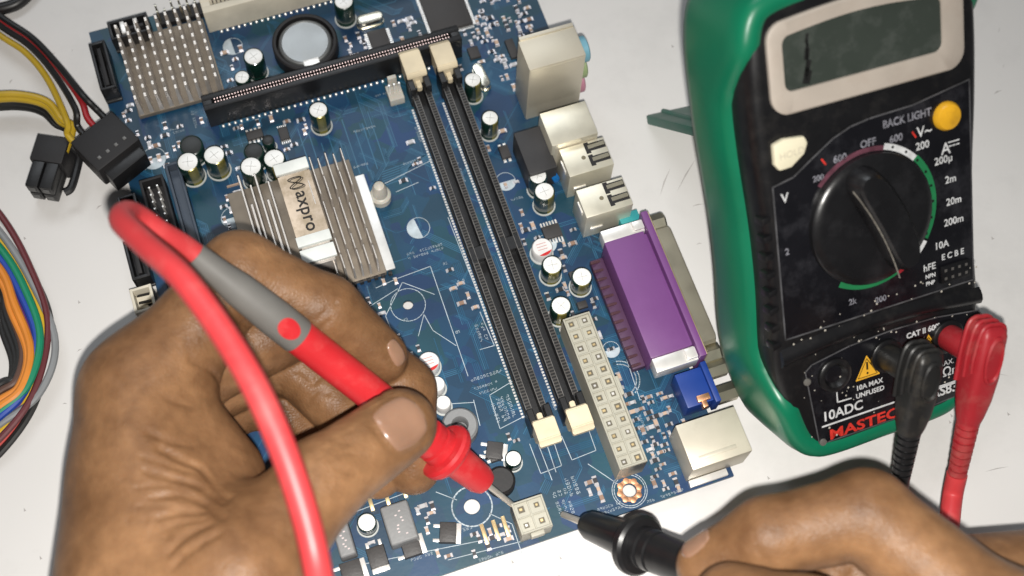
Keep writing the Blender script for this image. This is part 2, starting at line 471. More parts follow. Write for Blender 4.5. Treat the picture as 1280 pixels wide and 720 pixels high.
# ---- memory slots
def memory_slot(xc, yb, yt, latches):
    s = MB(); w = 3.1; h = 7.0
    s.box(xc - w, xc + w, yb, yt, 0.01, 2.4)
    for sg in (-1, 1):
        s.box(xc + sg * w if sg < 0 else xc + w - 1.9, xc - w + 1.9 if sg < 0 else xc + w, yb, yt, 2.4, h)
    key = yb + (yt - yb) * .475
    s.box(xc - w + 1.9, xc + w - 1.9, key - 1.2, key + 1.2, 2.4, h - .4)
    s.box(xc - w - .05, xc + w + .05, key - 2.3, key + 2.3, h - .3, h + .12)
    for y0, y1 in ((yb - 1.5, yb + 4.5), (yt - 4.5, yt + 1.5)):     # end towers round each latch
        s.box(xc - w - .5, xc - w + 1.5, y0, y1, .01, 10.5); s.box(xc + w - 1.5, xc + w + .5, y0, y1, .01, 10.5)
    body = s.build('memory_slot', black, mb, bevel=.25, seg=1)
    t = MB(); n = int((yt - yb - 10) / 1.0)
    for i in range(n):
        y = yb + 5.5 + i * 1.0
        if abs(y - key) < 2.8: continue
        for sg in (-1, 1):
            x = xc + sg * (w - .95)
            t.box(x - .75, x + .75, y - .2, y + .2, h - .2, h + .28)
    tr = t.build('contact_ribs', mat('slot_rib', (0.06, 0.055, 0.05), .4), body, smooth=False); tr['kind'] = 'stuff'
    t = MB()
    for i in range(n):
        y = yb + 5.5 + i
        for sg in (-1, 1):
            x = xc + sg * (w + .65)
            t.box(x - .35, x + .35, y - .28, y + .28, 0.02, .5)
    tr = t.build('solder_pins', tin, body, smooth=False); tr['kind'] = 'stuff'
    e = MB()  # highlight lines along the rail edges, painted as thin lighter strips
    for sg in (-1, 1):
        for off in (w - .12, w - 1.75): e.box(xc + sg * off - .1, xc + sg * off + .1, yb + 5, yt - 5, h - .3, h + .3)
    e.build('rail_edge_highlight', mat('rail_highlight', (0.13, 0.125, 0.12), .35, var=.4, vscale=400), body, smooth=False)
    for (x0, x1, y0, y1, top) in latches:
        l = MB()
        out = 1 if top else -1
        xm = (x0 + x1) / 2
        yo = y1 if top else y0; yi = y0 if top else y1
        prof = [(yi, 4), (yi, 11.5), (yi + out * .8, 12.6), (yo - out * 1.6, 12.6), (yo - out * .8, 11.6), (yo, 11.3), (yo, 9.2), (yo - out * 2.5, 8.4), (yo - out * 3, 4)]
        hw = (x1 - x0) / 2
        vs = [(xm - hw, y, z) for y, z in prof] + [(xm + hw, y, z) for y, z in prof]
        n_ = len(prof)
        fs = [tuple(range(n_)), tuple(range(2 * n_ - 1, n_ - 1, -1))] + [(i, i + n_, (i + 1) % n_ + n_, (i + 1) % n_) for i in range(n_)]
        l.add(vs, fs)
        l.box(xm - .8, xm + .8, *sorted((yi - out * 2.6, yi + out * .5)), 6, 8.6)
        lo = l.build('latch', cream, body)
        bm = bmesh.new(); bm.from_mesh(lo.data); bmesh.ops.recalc_face_normals(bm, faces=bm.faces)
        bmesh.ops.bevel(bm, geom=bm.edges[:], offset=.25 * S, segments=2, affect='EDGES', clamp_overlap=True)
        bm.to_mesh(lo.data); bm.free(); lo.data.shade_smooth(); lo.data.set_sharp_from_angle(angle=.6)
    use(xc - 4, xc + 4, yb - 3, yt + 6)
for tl, tr_, bl, br in (((500.5, 62), (532, 90), (663, 526), (703, 549)), ((539, 52), (570, 80), (704, 511), (745, 533))):
    a = rect(tl, tr_, 12.6); c = rect(bl, br, 12.6)
    xc = (a[0] + a[1] + c[0] + c[1]) / 4; hw = 3.35
    la = (xc - hw, xc + hw, a[2], a[3], True); lc = (xc - hw, xc + hw, c[2], c[3], False)
    memory_slot(xc, c[3] - .5, a[2] + .5, [la, lc])
    SLOTX = xc

# ---- graphics slot and the white expansion slot
def edge_slot(name, x0, x1, y0, y1, h, m_, nrib, pins=True, rib=None):
    s = MB(); w = 1.1
    s.box(x0, x1, y0, y0 + (y1 - y0) * .36, .01, h); s.box(x0, x1, y1 - (y1 - y0) * .36, y1, .01, h)
    s.box(x0, x1, y0 + .2, y1 - .2, .02, 3); s.box(x0, x0 + 3, y0 + .3, y1 - .3, .02, h - .2); s.box(x1 - 3, x1, y0 + .3, y1 - .3, .02, h - .2)
    if name == 'graphics_slot':
        k = x0 + 62; s.box(k, k + 2, y0 + .3, y1 - .3, .02, h - .3)
    body = s.build(name, m_, mb, bevel=.3)
    t = MB(); ym = (y0 + y1) / 2
    for i in range(nrib):
        x = x0 + 4 + (x1 - x0 - 8) * i / (nrib - 1)
        for sg in (-1, 1):
            yy = ym + sg * (y1 - y0) * .13
            t.box(x - .17, x + .17, yy - .35, yy + .35, h - 1.6, h - .1)
    tr = t.build('contact_row', rib, body, smooth=False); tr['kind'] = 'stuff'
    if pins:
        t = MB(); n = int((x1 - x0 - 6) / 2)
        for i in range(n):
            x = x0 + 4 + i * 2
            for yy in (y0 - .75, y1 + .75):
                t.lathe([(.5, 0.02), (.45, .5), (.1, .75)], (x, yy, 0), n=8)
        t.build('solder_pins', tin, body)['kind'] = 'stuff'
    use(x0, x1, y0 - 1, y1 + 1)
    return body
p = L(250.4, 120.3, 11); q = L(263.5, 136.4, 11)
edge_slot('graphics_slot', p[0], p[0] + 86, q[1], p[1], 11, black, 82, True, mat('rose_contact', (0.75, 0.55, 0.5), .3, .9))
p = L(254, 17, 11.5)
edge_slot('expansion_slot', p[0], p[0] + 85, p[1], p[1] + 7, 11.5, mat('ivory_plastic', (0.66, 0.61, 0.50), .45), 60, True, mat('dark_slot_gap', (0.05, 0.045, 0.04), .6))

# ---- electrolytic capacitors
sleeve = mat('green_black_sleeve', (0.006, 0.028, 0.02), .28, coat=.3)
sleeve2 = mat('olive_sleeve', (0.24, 0.21, 0.05), .3, .4, coat=.3)
captop = mat('aluminium_can_top', (0.9, 0.9, 0.88), .4, .15)
capgroove = mat('can_groove', (0.5, 0.5, 0.48), .5, .3)
baserim = mat('base_bung', (0.45, 0.47, 0.46), .5)
def capacitor(px, py, d, h, stripe=None, rot=0.3, top=None, sl=None):
    x, y = L(px, py, h); r = d / 2
    s = MB(); n = 28
    prof = [(r * .96, .02), (r, .4), (r, 1.2), (r * .93, 1.6), (r, 2.0), (r, h - .7), (r * .97, h - .25), (r * .86, h - .02)]
    rings = [[(rr * math.cos(2 * math.pi * i / n), rr * math.sin(2 * math.pi * i / n), z) for i in range(n)] for rr, z in prof]
    for j in range(len(rings) - 1):
        for i in range(n):
            a = 2 * math.pi * (i + .5) / n
            k = 1 if (stripe is not None and abs((a - stripe + math.pi) % (2 * math.pi) - math.pi) < .45) else 0
            s.add([rings[j][i], rings[j][(i + 1) % n], rings[j + 1][(i + 1) % n], rings[j + 1][i]], [(0, 1, 2, 3)], k)
    ob = s.build('capacitor', [sl or sleeve, sleeve2], mb, (x, y, 0))
    bm = bmesh.new(); bm.from_mesh(ob.data); bmesh.ops.remove_doubles(bm, verts=bm.verts, dist=1e-7); bm.to_mesh(ob.data); bm.free()
    ob.data.shade_smooth(); ob.data.set_sharp_from_angle(angle=.7)
    t = MB(); t.lathe([(r * .9, h - .5), (r * .88, h - .05), (r * .80, h + .05), (r * .1, h + .02)], n=24)
    t.build('can_top', top or captop, ob)
    if d > 4.6 and top is None:
        g = MB()
        for a in (rot, rot + math.pi / 2):
            u = np.array([math.cos(a), math.sin(a), 0]); v = np.array([-u[1], u[0], 0])
            g.obox((0, 0, h + .03), u * r * .5, v * .07, (0, 0, .05))
        g.build('vent_groove', capgroove, ob, smooth=False)
    b_ = MB(); b_.lathe([(r + .45, .015), (r + .4, .3), (r * .9, .35)], n=24); b_.build('base_ring', baserim, ob)
    ob.rotation_euler = (R.uniform(-.035, .035), R.uniform(-.035, .035), 0)
    use(x - r, x + r, y - r, y + r, .3)
    return ob
for c_ in ((398, 138, 6.3, 10.5, 4.7), (316, 70, 6.6, 10.5, None), (303, 96, 5.0, 8.5, None), (235, 202, 7.0, 10.5, 5.0), (267, 194, 7.0, 10.5, 5.1), (313, 208, 7.0, 10.0, None), (343, 198, 7.0, 10.0, 4.7),
           (429, 2, 6.6, 10.5, None), (592, 100, 5.6, 10.5, 5.2), (612, 147, 5.6, 10.5, 5.2), (673, 219, 5.8, 10.5, None), (682, 239, 6.6, 10.5, 5.2), (690, 331, 6.4, 9, 4.6), (728, 345, 6.4, 9, 4.6), (701, 383, 6.4, 9, 4.4),
           (642, 573, 5.0, 5.5, None), (458, 653, 5.6, 6.0, None)):
    capacitor(c_[0], c_[1], c_[2], c_[3], c_[4], R.uniform(0, 1.5))
blk = mat('dark_can_top', (0.02, 0.022, 0.022), .4)
for px, py, d, h in ((238, 181, 7.4, 8), (317, 188, 6.4, 8), (335, 175, 4, 5)):
    capacitor(px, py, d, h, None, .4, blk)
# white solid capacitors with a red band
def solid_cap(px, py, d, h, band):
    x, y = L(px, py, h); r = d / 2
    s = MB(); s.lathe([(r * .98, .02), (r, .5), (r, h - .5), (r * .9, h)], n=26)
    ob = s.build('solid_capacitor', mat('white_can', (0.8, 0.79, 0.78), .35, .1), mb, (x, y, 0))
    if band:
        t = MB(); pts = []
        a0, a1 = -2.2, -.55
        pts = [(r * .9 * math.cos(a0 + (a1 - a0) * i / 12), r * .9 * math.sin(a0 + (a1 - a0) * i / 12)) for i in range(13)]
        t.prism(pts, h - .1, h + .05); t.build('red_band', mat('red_print', (0.6, 0.02, 0.02), .4), ob)
        t = MB()
        for k in range(3):
            t.box(-r * .5, r * .45, r * (.35 - .3 * k), r * (.35 - .3 * k) + .25, h - .05, h + .03)
        t.build('printed_code', mat('faded_red_print', (0.6, 0.35, 0.33), .5), ob, smooth=False)
    b_ = MB(); b_.lathe([(r + .5, .015), (r + .45, .35), (r * .9, .4)], n=24); b_.build('base_ring', baserim, ob)
    use(x - r, x + r, y - r, y + r, .3)
solid_cap(678, 309, 6.6, 5.5, True); solid_cap(536, 452, 6.6, 5.5, True); solid_cap(546, 480, 5, 5, False); solid_cap(554, 503, 4.6, 5, False)

# ---- chips
chipm = mat('chip_epoxy', (0.045, 0.042, 0.042), .5, bump=.15, bscale=1500)
def chip(name, a, b_, h, legs=0, sides='x', m_=None, leg_l=1.0):
    x0, x1, y0, y1 = rect(a, b_, h)
    s = MB(); s.box(x0, x1, y0, y1, .15, h, taper=.15)
    ob = s.build(name, m_ or chipm, mb, bevel=.12)
    if legs:
        t = MB()
        for i in range(legs):
            f = (i + .5) / legs
            if 'x' in sides:
                y = y0 + (y1 - y0) * f; w = (y1 - y0) / legs * .27
                for xa, xb in ((x0 - leg_l, x0 + .1), (x1 - .1, x1 + leg_l)):
                    t.box(xa, xb, y - w, y + w, .02, .35)
            if 'y' in sides:
                x = x0 + (x1 - x0) * f; w = (x1 - x0) / legs * .27
                for ya, yb_ in ((y0 - leg_l, y0 + .1), (y1 - .1, y1 + leg_l)):
                    t.box(x - w, x + w, ya, yb_, .02, .35)
        t.build('legs', tin, ob, smooth=False)['kind'] = 'stuff'
    use(x0 - leg_l * .6, x1 + leg_l * .6, y0 - leg_l * .6, y1 + leg_l * .6, .3)
    return ob
chip('processor_chip', (520, -12), (592, 28), 1.6, 30, 'xy')
chip('sound_chip', (458, 40), (492, 62), 1.3, 12, 'x')
chip('regulator_chip', (583, 60), (602, 70), 1.3)
chip('driver_chip', (676, 284), (704, 293), 1.4, 6, 'y', None, 1.6)
chip('regulator_chip', (710, 340), (723, 345), 1.4)
chip('regulator_chip', (630, 50), (650, 70), 1.3)
chip('regulator_chip', (622, 183), (640, 195), 1.5, 2, 'y')
chip('regulator_chip', (306, 165), (330, 170), 1.3, 4, 'y')
chip('regulator_chip', (346, 160), (363, 172), 1.3, 5, 'y')
chip('regulator_chip', (720, 378), (736, 383), 1.3)
chip('driver_chip', (608, 560), (630, 573), 1.6, 3, 'x')
tan = mat('tan_ceramic', (0.5, 0.36, 0.27), .55)
chip('fuse', (283, 233), (300, 228), 1.6, 0, 'x', tan)
# power transistors with a metal tab
def transistor(c, w, l, rot=0):
    x, y = L(*c)
    s = MB(); s.box(-w / 2, w / 2, -l / 2, l / 2, .2, 2.2, taper=.2)
    ob = s.build('power_transistor', chipm, mb, (x, y, 0), bevel=.15); ob.rotation_euler = (0, 0, rot)
    t = MB(); t.box(-w / 2 - 1.3, -w / 2 + .2, -l / 2 + .2, l / 2 - .2, .03, .9)
    t.build('metal_tab', tin, ob, bevel=.1)
    t = MB()
    for sg in (-1, 1): t.box(w / 2 - .1, w / 2 + 1.8, sg * l * .34 - .45, sg * l * .34 + .45, .03, .6)
    t.build('leg', tin, ob, bevel=.1)
    use(x - w * .7, x + w * .7, y - l * .7, y + l * .7, .4)
transistor((514, 684), 5.5, 6.2, math.pi); transistor((472, 697), 6.2, 5.5, math.pi / 2); transistor((560, 667), 5.0, 6.2, math.pi - .35)
transistor((440, 715), 6.2, 6, math.pi); transistor((618, 565), 5, 5.5, 2.7)
# choke coils
def choke(a, b_, h):
    x0, x1, y0, y1 = rect(a, b_, h)
    s = MB(); s.box(x0, x1, y0, y1, .02, h, taper=.25)
    ob = s.build('choke_coil', mat('grey_ferrite', (0.23, 0.235, 0.24), .5, bump=.2, bscale=1200), mb, bevel=.9, seg=3)
    t = MB()
    for i in range(8):
        x, y = x0 + (x1 - x0) * R.uniform(.35, .65), y0 + (y1 - y0) * (.2 + .08 * i)
        t.box(x - .25, x + .35, y - .15, y + .2, h - .05, h + .04)
    t.build('printed_code', mat('pink_print', (0.7, 0.6, 0.6), .6), ob, smooth=False)
    use(x0, x1, y0, y1)
choke((473, 634), (525, 672), 6); choke((412, 655), (447, 692), 6); 
cxy = L(575, 532, 5)
s = MB(); s.lathe([(4.6, .02), (5.4, .5), (5.4, 5.2), (4.8, 6), (2.6, 6), (2.2, 5.2), (2.2, 1)], n=28)
s.build('choke_ring', mat('grey_ferrite', (0.23, 0.235, 0.24), .5), mb, (*cxy, 0)); use(cxy[0] - 6, cxy[0] + 6, cxy[1] - 6, cxy[1] + 6)
s = MB(); s.lathe([(3.6, .02), (4.3, .4), (4.3, 4.2), (3.6, 5), (.4, 5)], n=22)
cxy = L(626, 601, 4); s.build('coil_can', blackmatte, mb, (*cxy, 0)); use(cxy[0] - 4, cxy[0] + 4, cxy[1] - 4, cxy[1] + 4)
# bare wire links / gold pins
pinm = MB(); pinm.box(-.6, .6, -3.1, 3.1, .05, 1.0)
src = None
for a, b_ in (((602, 656), (609, 681)), ((616, 651), (624, 676)), ((628, 646), (636, 671)), ((462, 622), (466, 639)), ((482, 617), (486, 630)), ((503, 606), (508, 622))):
    c = (L(*a) + L(*b_)) / 2
    if src is None: src = o = pinm.build('wire_link', gold, mb, (*c, 0), bevel=.2)
    else: o = inst(src, mb, (*c, 0))
    if a[1] < 640: o.scale = (1, .7, 1)

# ---- big grey power connector and the small square one
grey = mat('grey_nylon', (0.43, 0.415, 0.345), .5, var=.08)
hollow = mat('socket_hollow', (0.13, 0.115, 0.085), .7)
def power_header(name, x0, x1, y0, y1, h, nx, ny, clip):
    s = MB()
    s.box(x0, x1, y0, y1, .02, h - 1.1)
    xs = [x0 + (x1 - x0) * i / nx for i in range(nx + 1)]; ys = [y0 + (y1 - y0) * j / ny for j in range(ny + 1)]
    w = .55
    for xa, xb in ((x0, x0 + w), (x1 - w, x1)): s.box(xa, xb, y0, y1, h - 1.1, h)
    for ya, yb_ in ((y0, y0 + w), (y1 - w, y1)): s.box(x0 + w, x1 - w, ya, yb_, h - 1.1, h - .01)
    for y in ys[1:-1]: s.box(x0 + w, x1 - w, y - .22, y + .22, h - 1.1, h - .5)
    for x in xs[1:-1]: s.box(x - .25, x + .25, y0 + w, y1 - w, h - 1.1, h - .45)
    body = s.build(name, grey, mb, bevel=.12, seg=1)
    for i in range(nx):
        for j in range(ny):
            xm, ym = (xs[i] + xs[i + 1]) / 2, (ys[j] + ys[j + 1]) / 2
            k = MB(); q = R.uniform(.7, .95)
            k.box(xm - q, xm + q, ym - q, ym + q, h - 1.12, h - 1.05); ho = k.build('socket_hole', hollow, body, smooth=False)
            k = MB(); k.box(xm - .5 + R.uniform(-.15, .15), xm + .35, ym - .35, ym + R.uniform(.3, .55), h - 1.3, h - .9); k.build('contact_pin', gold if (i + j) % 3 else tin, ho, bevel=.1, seg=1)
    if clip:
        c = MB(); c.box(*clip); c.build('clip_catch', grey, body, bevel=.2)
    use(x0, x1, y0, y1)
    return body
x0, x1, y0, y1 = rect((703.3, 399.2), (809.7, 575.8), 13)
power_header('power_connector', x0, x1, y0, y1, 13, 2, 12, (x1, x1 + 1.2, (y0 + y1) / 2 - 3, (y0 + y1) / 2 + 3, 7, 11.5))
x0, x1, y0, y1 = rect((638.6, 629.7), (691, 656), 10.5)
ATX4 = (x0, x1, y0, y1, 10.5)
power_header('processor_power_connector', x0, x1, y0, y1, 10.5, 2, 2, ((x0 + x1) / 2 - 2, (x0 + x1) / 2 + 2, y0 - 1.2, y0, 5.5, 9))

# ---- south heatsink (square, rows of upright pins)
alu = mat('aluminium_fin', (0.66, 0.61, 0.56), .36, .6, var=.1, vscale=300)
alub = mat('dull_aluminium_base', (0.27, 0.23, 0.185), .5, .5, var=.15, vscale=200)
aluE = mat('bright_aluminium_edge', (0.85, 0.85, 0.84), .35, .4)
bl, brr = L(181, 149, 2), L(277, 115, 2)
hx0, hx1 = bl[0] - 1.5, bl[0] + 27; hy0 = (bl[1] + brr[1]) / 2; hy1 = hy0 + 30
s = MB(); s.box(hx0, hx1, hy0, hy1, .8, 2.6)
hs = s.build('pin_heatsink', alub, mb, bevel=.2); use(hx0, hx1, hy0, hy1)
fsrc = None
for i in range(9):
    for j in range(9):
        x = hx0 + 1.2 + (hx1 - hx0 - 2.4) * i / 8; y = hy0 + 1.3 + (hy1 - hy0 - 2.6) * j / 8
        if fsrc is None:
            f = MB(); f.box(-.75, .75, -1.05, 1.05, 2.5, 12.5, taper=.3); fsrc = o = f.build('fin', alu, hs, (x, y, 0), bevel=.1, seg=1)
        else:
            o = inst(fsrc, hs, (x, y, 0))
        o.scale = (1, 1, R.uniform(.96, 1.03))
# ---- north heatsink with its paper label
tr = L(455, 222, 2.5); br = L(496, 337, 2.5)
nx1 = (tr[0] + br[0]) / 2; ny0, ny1 = br[1], tr[1] + 1; nx0 = nx1 - 43
fx = [(L(a, b_, 13.5)[0] + L(c, d, 13.5)[0]) / 2 for a, b_, c, d in ((302, 217, 317, 305), (314, 230, 336, 312), (319, 216, 346, 316), (336, 225, 364, 325))]
nx0 = min(nx0, fx[0] - 1.2); ny2 = max(ny1, L(319, 216, 13.5)[1] + .6, L(410, 188, 13.5)[1] + .6)
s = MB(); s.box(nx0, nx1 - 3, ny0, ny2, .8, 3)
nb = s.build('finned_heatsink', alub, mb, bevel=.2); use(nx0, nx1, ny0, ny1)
s = MB(); s.box(nx1 - 3, nx1, ny0 + .5, ny1, 2.2, 3.2); s.build('pale_edge_strip', aluE, nb, bevel=.2)
s = MB()
for i in range(9): s.box(nx1 - 21 + i * 2.3, nx1 - 19.8 + i * 2.3, ny0 - .9, ny0 - .05, 1, 3.0)
s.build('base_teeth', blackmatte, nb, bevel=.1)
def fin(x, ya, yb_, h, w=.55):
    f = MB(); f.box(x - w, x + w, ya, yb_, 2.9, h, taper=.16); f.build('fin', alu, nb, bevel=.14, seg=1)
for x, (a, b_) in zip(fx, ((302, 217), (314, 230), (319, 216), (336, 225))):
    fin(x, ny0 + .6, L(a, b_, 13.5)[1], 13.5, .5)
for x in ((fx[0] + fx[1]) / 2, (fx[2] + fx[3]) / 2): fin(x, ny0 + .6, ny1 - 2, 9.0, .6)
xr = nx1 - 17.7
for k in range(6):
    x = xr + k * 2.5; y = ny0 + .6
    gaps = ((.0, .13), (.16, .30), (.33, .62), (.65, .99)) if k % 2 else ((.0, .18), (.21, .55), (.58, .8), (.83, .99))
    for a, c in gaps:
        fin(x, ny0 + .5 + (ny2 - ny0 - 1) * a, ny0 + .5 + (ny2 - ny0 - 1) * c, 11.5 + 2.2 * ((k + int(a * 10)) % 2), .42)
HL = 13.5
lx0, lx1, ly0, ly1 = rect((347, 223), (414, 297), HL)
s = MB(); s.box(lx0 + .6, lx1 - .6, ly0 - 7, ly1 + 2, 2.9, HL - .6); s.build('centre_block', alu, nb, bevel=.2)
s = MB(); s.box(lx0, lx1, ly0, ly1, HL - .7, HL + .12)
lab = s.build('paper_label', mat('stained_paper', (0.62, 0.52, 0.42), .7, var=.2, vscale=90, dirt=(0.25, 0.19, 0.10), dirt_amt=.95, dscale=60), nb)
fo = mat('white_foam', (0.76, 0.79, 0.77), .6)
for a, b_ in (((343, 207), (389, 208)), ((370, 298), (418, 297)), ((373, 315), (423, 318))):
    q0, q1, q2, q3 = rect(a, b_, HL + .4)
    s = MB(); s.box(lx0 - .3, lx1 + .2, q2, q3, HL - .6, HL + .8); s.build('foam_strip', fo, nb, bevel=.25)
tv, tf = text_mesh('axpro', 5.7, .1, 0, 1.05)
t = MB()
cxl = (lx0 + lx1) / 2; cyl_ = ly1 - 6.4
t.add([(cxl - 1.2 + q[1] , cyl_ - q[0] * 1.0, HL + .16) for q in tv], [f[::-1] for f in tf])
lw = [np.array([cxl + 1.9 * math.sin(2 * a) * 1.1 - .2, ly1 - 3.2 + 1.9 * math.cos(a)]) for a in [i * 2 * math.pi / 30 for i in range(31)]]
strip(t, lw, .35, HL + .16); lw2 = [q + np.array([.5, -.4]) for q in lw]; strip(t, lw2, .25, HL + .165)
t.build('lettering', mat('black_ink', (0.02, 0.018, 0.016), .6), lab, smooth=False)
# push pin of the heatsink
x, y = L(476, 248)
s = MB(); s.lathe([(3.4, .02), (3.4, 2.6), (2.9, 3.2), (2.4, 3.4), (2.3, 7), (1.6, 9), (.3, 9.6)], n=20)
s.build('push_pin', mat('milky_nylon', (0.55, 0.52, 0.46), .4, sss=.2), nb, (x, y, 0)); use(x - 3.5, x + 3.5, y - 3.5, y + 3.5)

# ---- coin cell holder
hc = L(381, 52, 5.5)
s = MB(); s.lathe([(10.8, .02), (10.8, 5.3), (10.3, 5.8), (9.5, 5.8), (9.5, 1.2), (.5, 1.2)], n=40)
hold = s.build('battery_holder', blackmatte, mb, (*hc, 0)); use(hc[0] - 11, hc[0] + 11, hc[1] - 13, hc[1] + 11)
s = MB(); s.box(-2.2, 2.2, -13.5, -9.8, .02, 4.5); s.build('holder_tongue', black, hold, bevel=.3)
s = MB(); s.box(-2.6, 2.6, -10.2, -6.9, 5.0, 5.5); s.box(-1, 1, -11.2, -9.6, 3, 5.4); s.build('contact_spring', tin, hold, bevel=.15)

# ---- crystals
def crystal(a, l, w, h, rot, name='crystal'):
    x, y = L(*a, h)
    s = MB(); n = 20
    out = [((l / 2 - w / 2) * (1 if math.cos(t) > 0 else -1) + w / 2 * math.cos(t), w / 2 * math.sin(t)) for t in [2 * math.pi * (i + .5) / n for i in range(n)]]
    s.prism([(p_ * 1.08, q_ * 1.15) for p_, q_ in out], .02, .6); s.prism(out, .6, h)
    o = s.build(name, mat('crystal_can', (0.85, 0.82, 0.7), .25, 1), mb, (x, y, 0), bevel=.25); o.rotation_euler = (0, 0, rot)
    use(x - l / 2, x + l / 2, y - l / 2, y + l / 2, 0)
crystal((462, 22), 9, 3.6, 3.5, 0); crystal((602, 93), 9.5, 3.2, 3.2, -math.pi / 2 + .1)
# ---- white fan header
x0, x1, y0, y1 = rect((481, 108), (506, 122), 3.5)
s = MB(); s.box(x0, x1, y0, y1, .02, 3.6)
fh = s.build('fan_header', mat('milky_nylon', (0.55, 0.52, 0.46), .4), mb, bevel=.3); use(x0, x1, y0, y1 + 3)
s = MB(); s.box(x0 + 1, x1 - 1, y1 - 1.2, y1 + .2, 3.5, 9); s.build('locking_tab', MATS['milky_nylon'], fh, bevel=.3)
for k in range(3):
    x = x0 + (x1 - x0) * (k + .5) / 3; s = MB(); s.box(x - .3, x + .3, (y0 + y1) / 2 - .3, (y0 + y1) / 2 + .3, 3.5, 8.5); s.build('pin', tin, fh)

# ---- ports along the edge
def quad_box(name, a, b_, h, m_, bevel=.4, z0=.02, seg=2):
    x0, x1, y0, y1 = rect(a, b_, h)
    s = MB(); s.box(x0, x1, y0, y1, z0, h); ob = s.build(name, m_, mb, bevel=bevel, seg=seg); use(x0, x1, y0, y1)
    return ob, x0, x1, y0, y1
pale = mat('dull_nickel', (0.66, 0.61, 0.50), .42, .45, var=.06, vscale=60, bump=.06, bscale=250, dirt=(0.32, 0.27, 0.19), dirt_amt=.3, dscale=40)
ob, x0, x1, y0, y1 = quad_box('audio_port', (647.3, 51.7), (733, 68), 31, pale, .5)
s = MB(); s.box(x0 + .6, x1 - .4, y1 - .1, y1 + 1.1, 20, 31.4); s.box(x0 + .5, x1 - .5, y0 - .1, y0 + .05, 8, 30); s.build('folded_flap', pale, ob, bevel=.2)
for z, c, nm in ((25, (0.16, 0.36, 0.46), 'blue'), (15.5, (0.28, 0.36, 0.18), 'green'), (6.5, (0.45, 0.2, 0.27), 'pink')):
    s = MB(); ym = (y0 + y1) / 2
    s.lathe([(4.2, -.2), (4.2, 2.2), (3.7, 2.6), (2.0, 2.6), (1.8, .5), (.1, .4)], (x1, ym, z), (1, 0, 0), 22); s.build('audio_jack', mat('jack_' + nm, c, .45), ob)
ob, x0, x1, y0, y1 = quad_box('network_port', (674, 142), (748, 166), 18, metal, .4)
lanx0 = x0
s = MB(); s.box(x0 + 1.2, x1 - 1, y0 - .05, y0 + .3, 4, 16); s.build('seam', pale, ob, bevel=.1)
s = MB(); s.box(x1 - .3, x1 + .25, y0 + 1.2, y1 - 1.2, 4, 16.5); s.build('socket_opening', blackmatte, ob, bevel=.1)
xa, xb, ya, yb_ = rect((640, 162), (682, 213), 12)
s = MB(); s.box(xa, lanx0 + .6, ya, y1 - 1.0, .02, 12); s.build('port_housing', mat('grey_black_plastic', (0.035, 0.034, 0.036), .5, bump=.1), mb, bevel=.5); use(xa, x0, ya - 2, y1)
for a, b_ in (((698.5, 187), (768, 205)), ((719.5, 238), (792, 255))):
    ob, x0, x1, y0, y1 = quad_box('usb_port', a, b_, 15, metal, .35)
    d = MB(); sg = MB()
    for yc in (y0 + (y1 - y0) * .30, y0 + (y1 - y0) * .74):
        d.box(x1 - 6.6, x1 - .3, yc - .9, yc + 1.7, 14.9, 15.1); d.box(x1 - 6.9, x1 - 5.4, yc - 1.6, yc + 2.3, 14.9, 15.09)
        sg.add([(x1 - 5.9, yc - .1, 15.12), (x1 - .6, yc - .1, 15.5), (x1 - .6, yc + 1.2, 15.5), (x1 - 5.9, yc + 1.2, 15.12), (x1 - 5.9, yc - .1, 14.8), (x1 - .6, yc - .1, 14.8), (x1 - .6, yc + 1.2, 14.8), (x1 - 5.9, yc + 1.2, 14.8)],
               [(0, 1, 2, 3), (7, 6, 5, 4), (0, 4, 5, 1), (1, 5, 6, 2), (2, 6, 7, 3), (3, 7, 4, 0)])
    d.build('spring_slot', blackmatte, ob, smooth=False); sg.build('spring_tongue', mat('shaded_spring', (0.3, 0.27, 0.2), .4, .9), ob, smooth=False)
    e = MB(); e.box(x1 - .2, x1 + .3, y0 + .8, y1 - .8, 1.5, 13.6); e.build('socket_opening', blackmatte, ob, bevel=.1)
    e = MB(); e.lathe([(.7, 14.95), (.7, 15.06), (.1, 15.06)], ((x0 + x1) / 2 - 1, (y0 + y1) / 2, 0), n=12); e.build('punch_mark', mat('dull_dimple', (0.25, 0.22, 0.15), .5, .6), ob)
    e = MB(); e.box(x0 + 2, x0 + 6, y0 - .35, y0 + .1, 5, 6.2); e.box(x0 - .4, x0 + .1, y0 + 3, y1 - 3, 11, 13); e.build('shield_finger', tin, ob, bevel=.1)
lowx = (x0, x1, y0, y1)
s = MB(); xx, yy = L(786, 272, 6); s.box(xx - 3, xx + 3.5, yy - 2, yy + 2, .02, 6); s.build('port_housing', mat('teal_plastic', (0.03, 0.28, 0.3), .4), mb, bevel=.3)
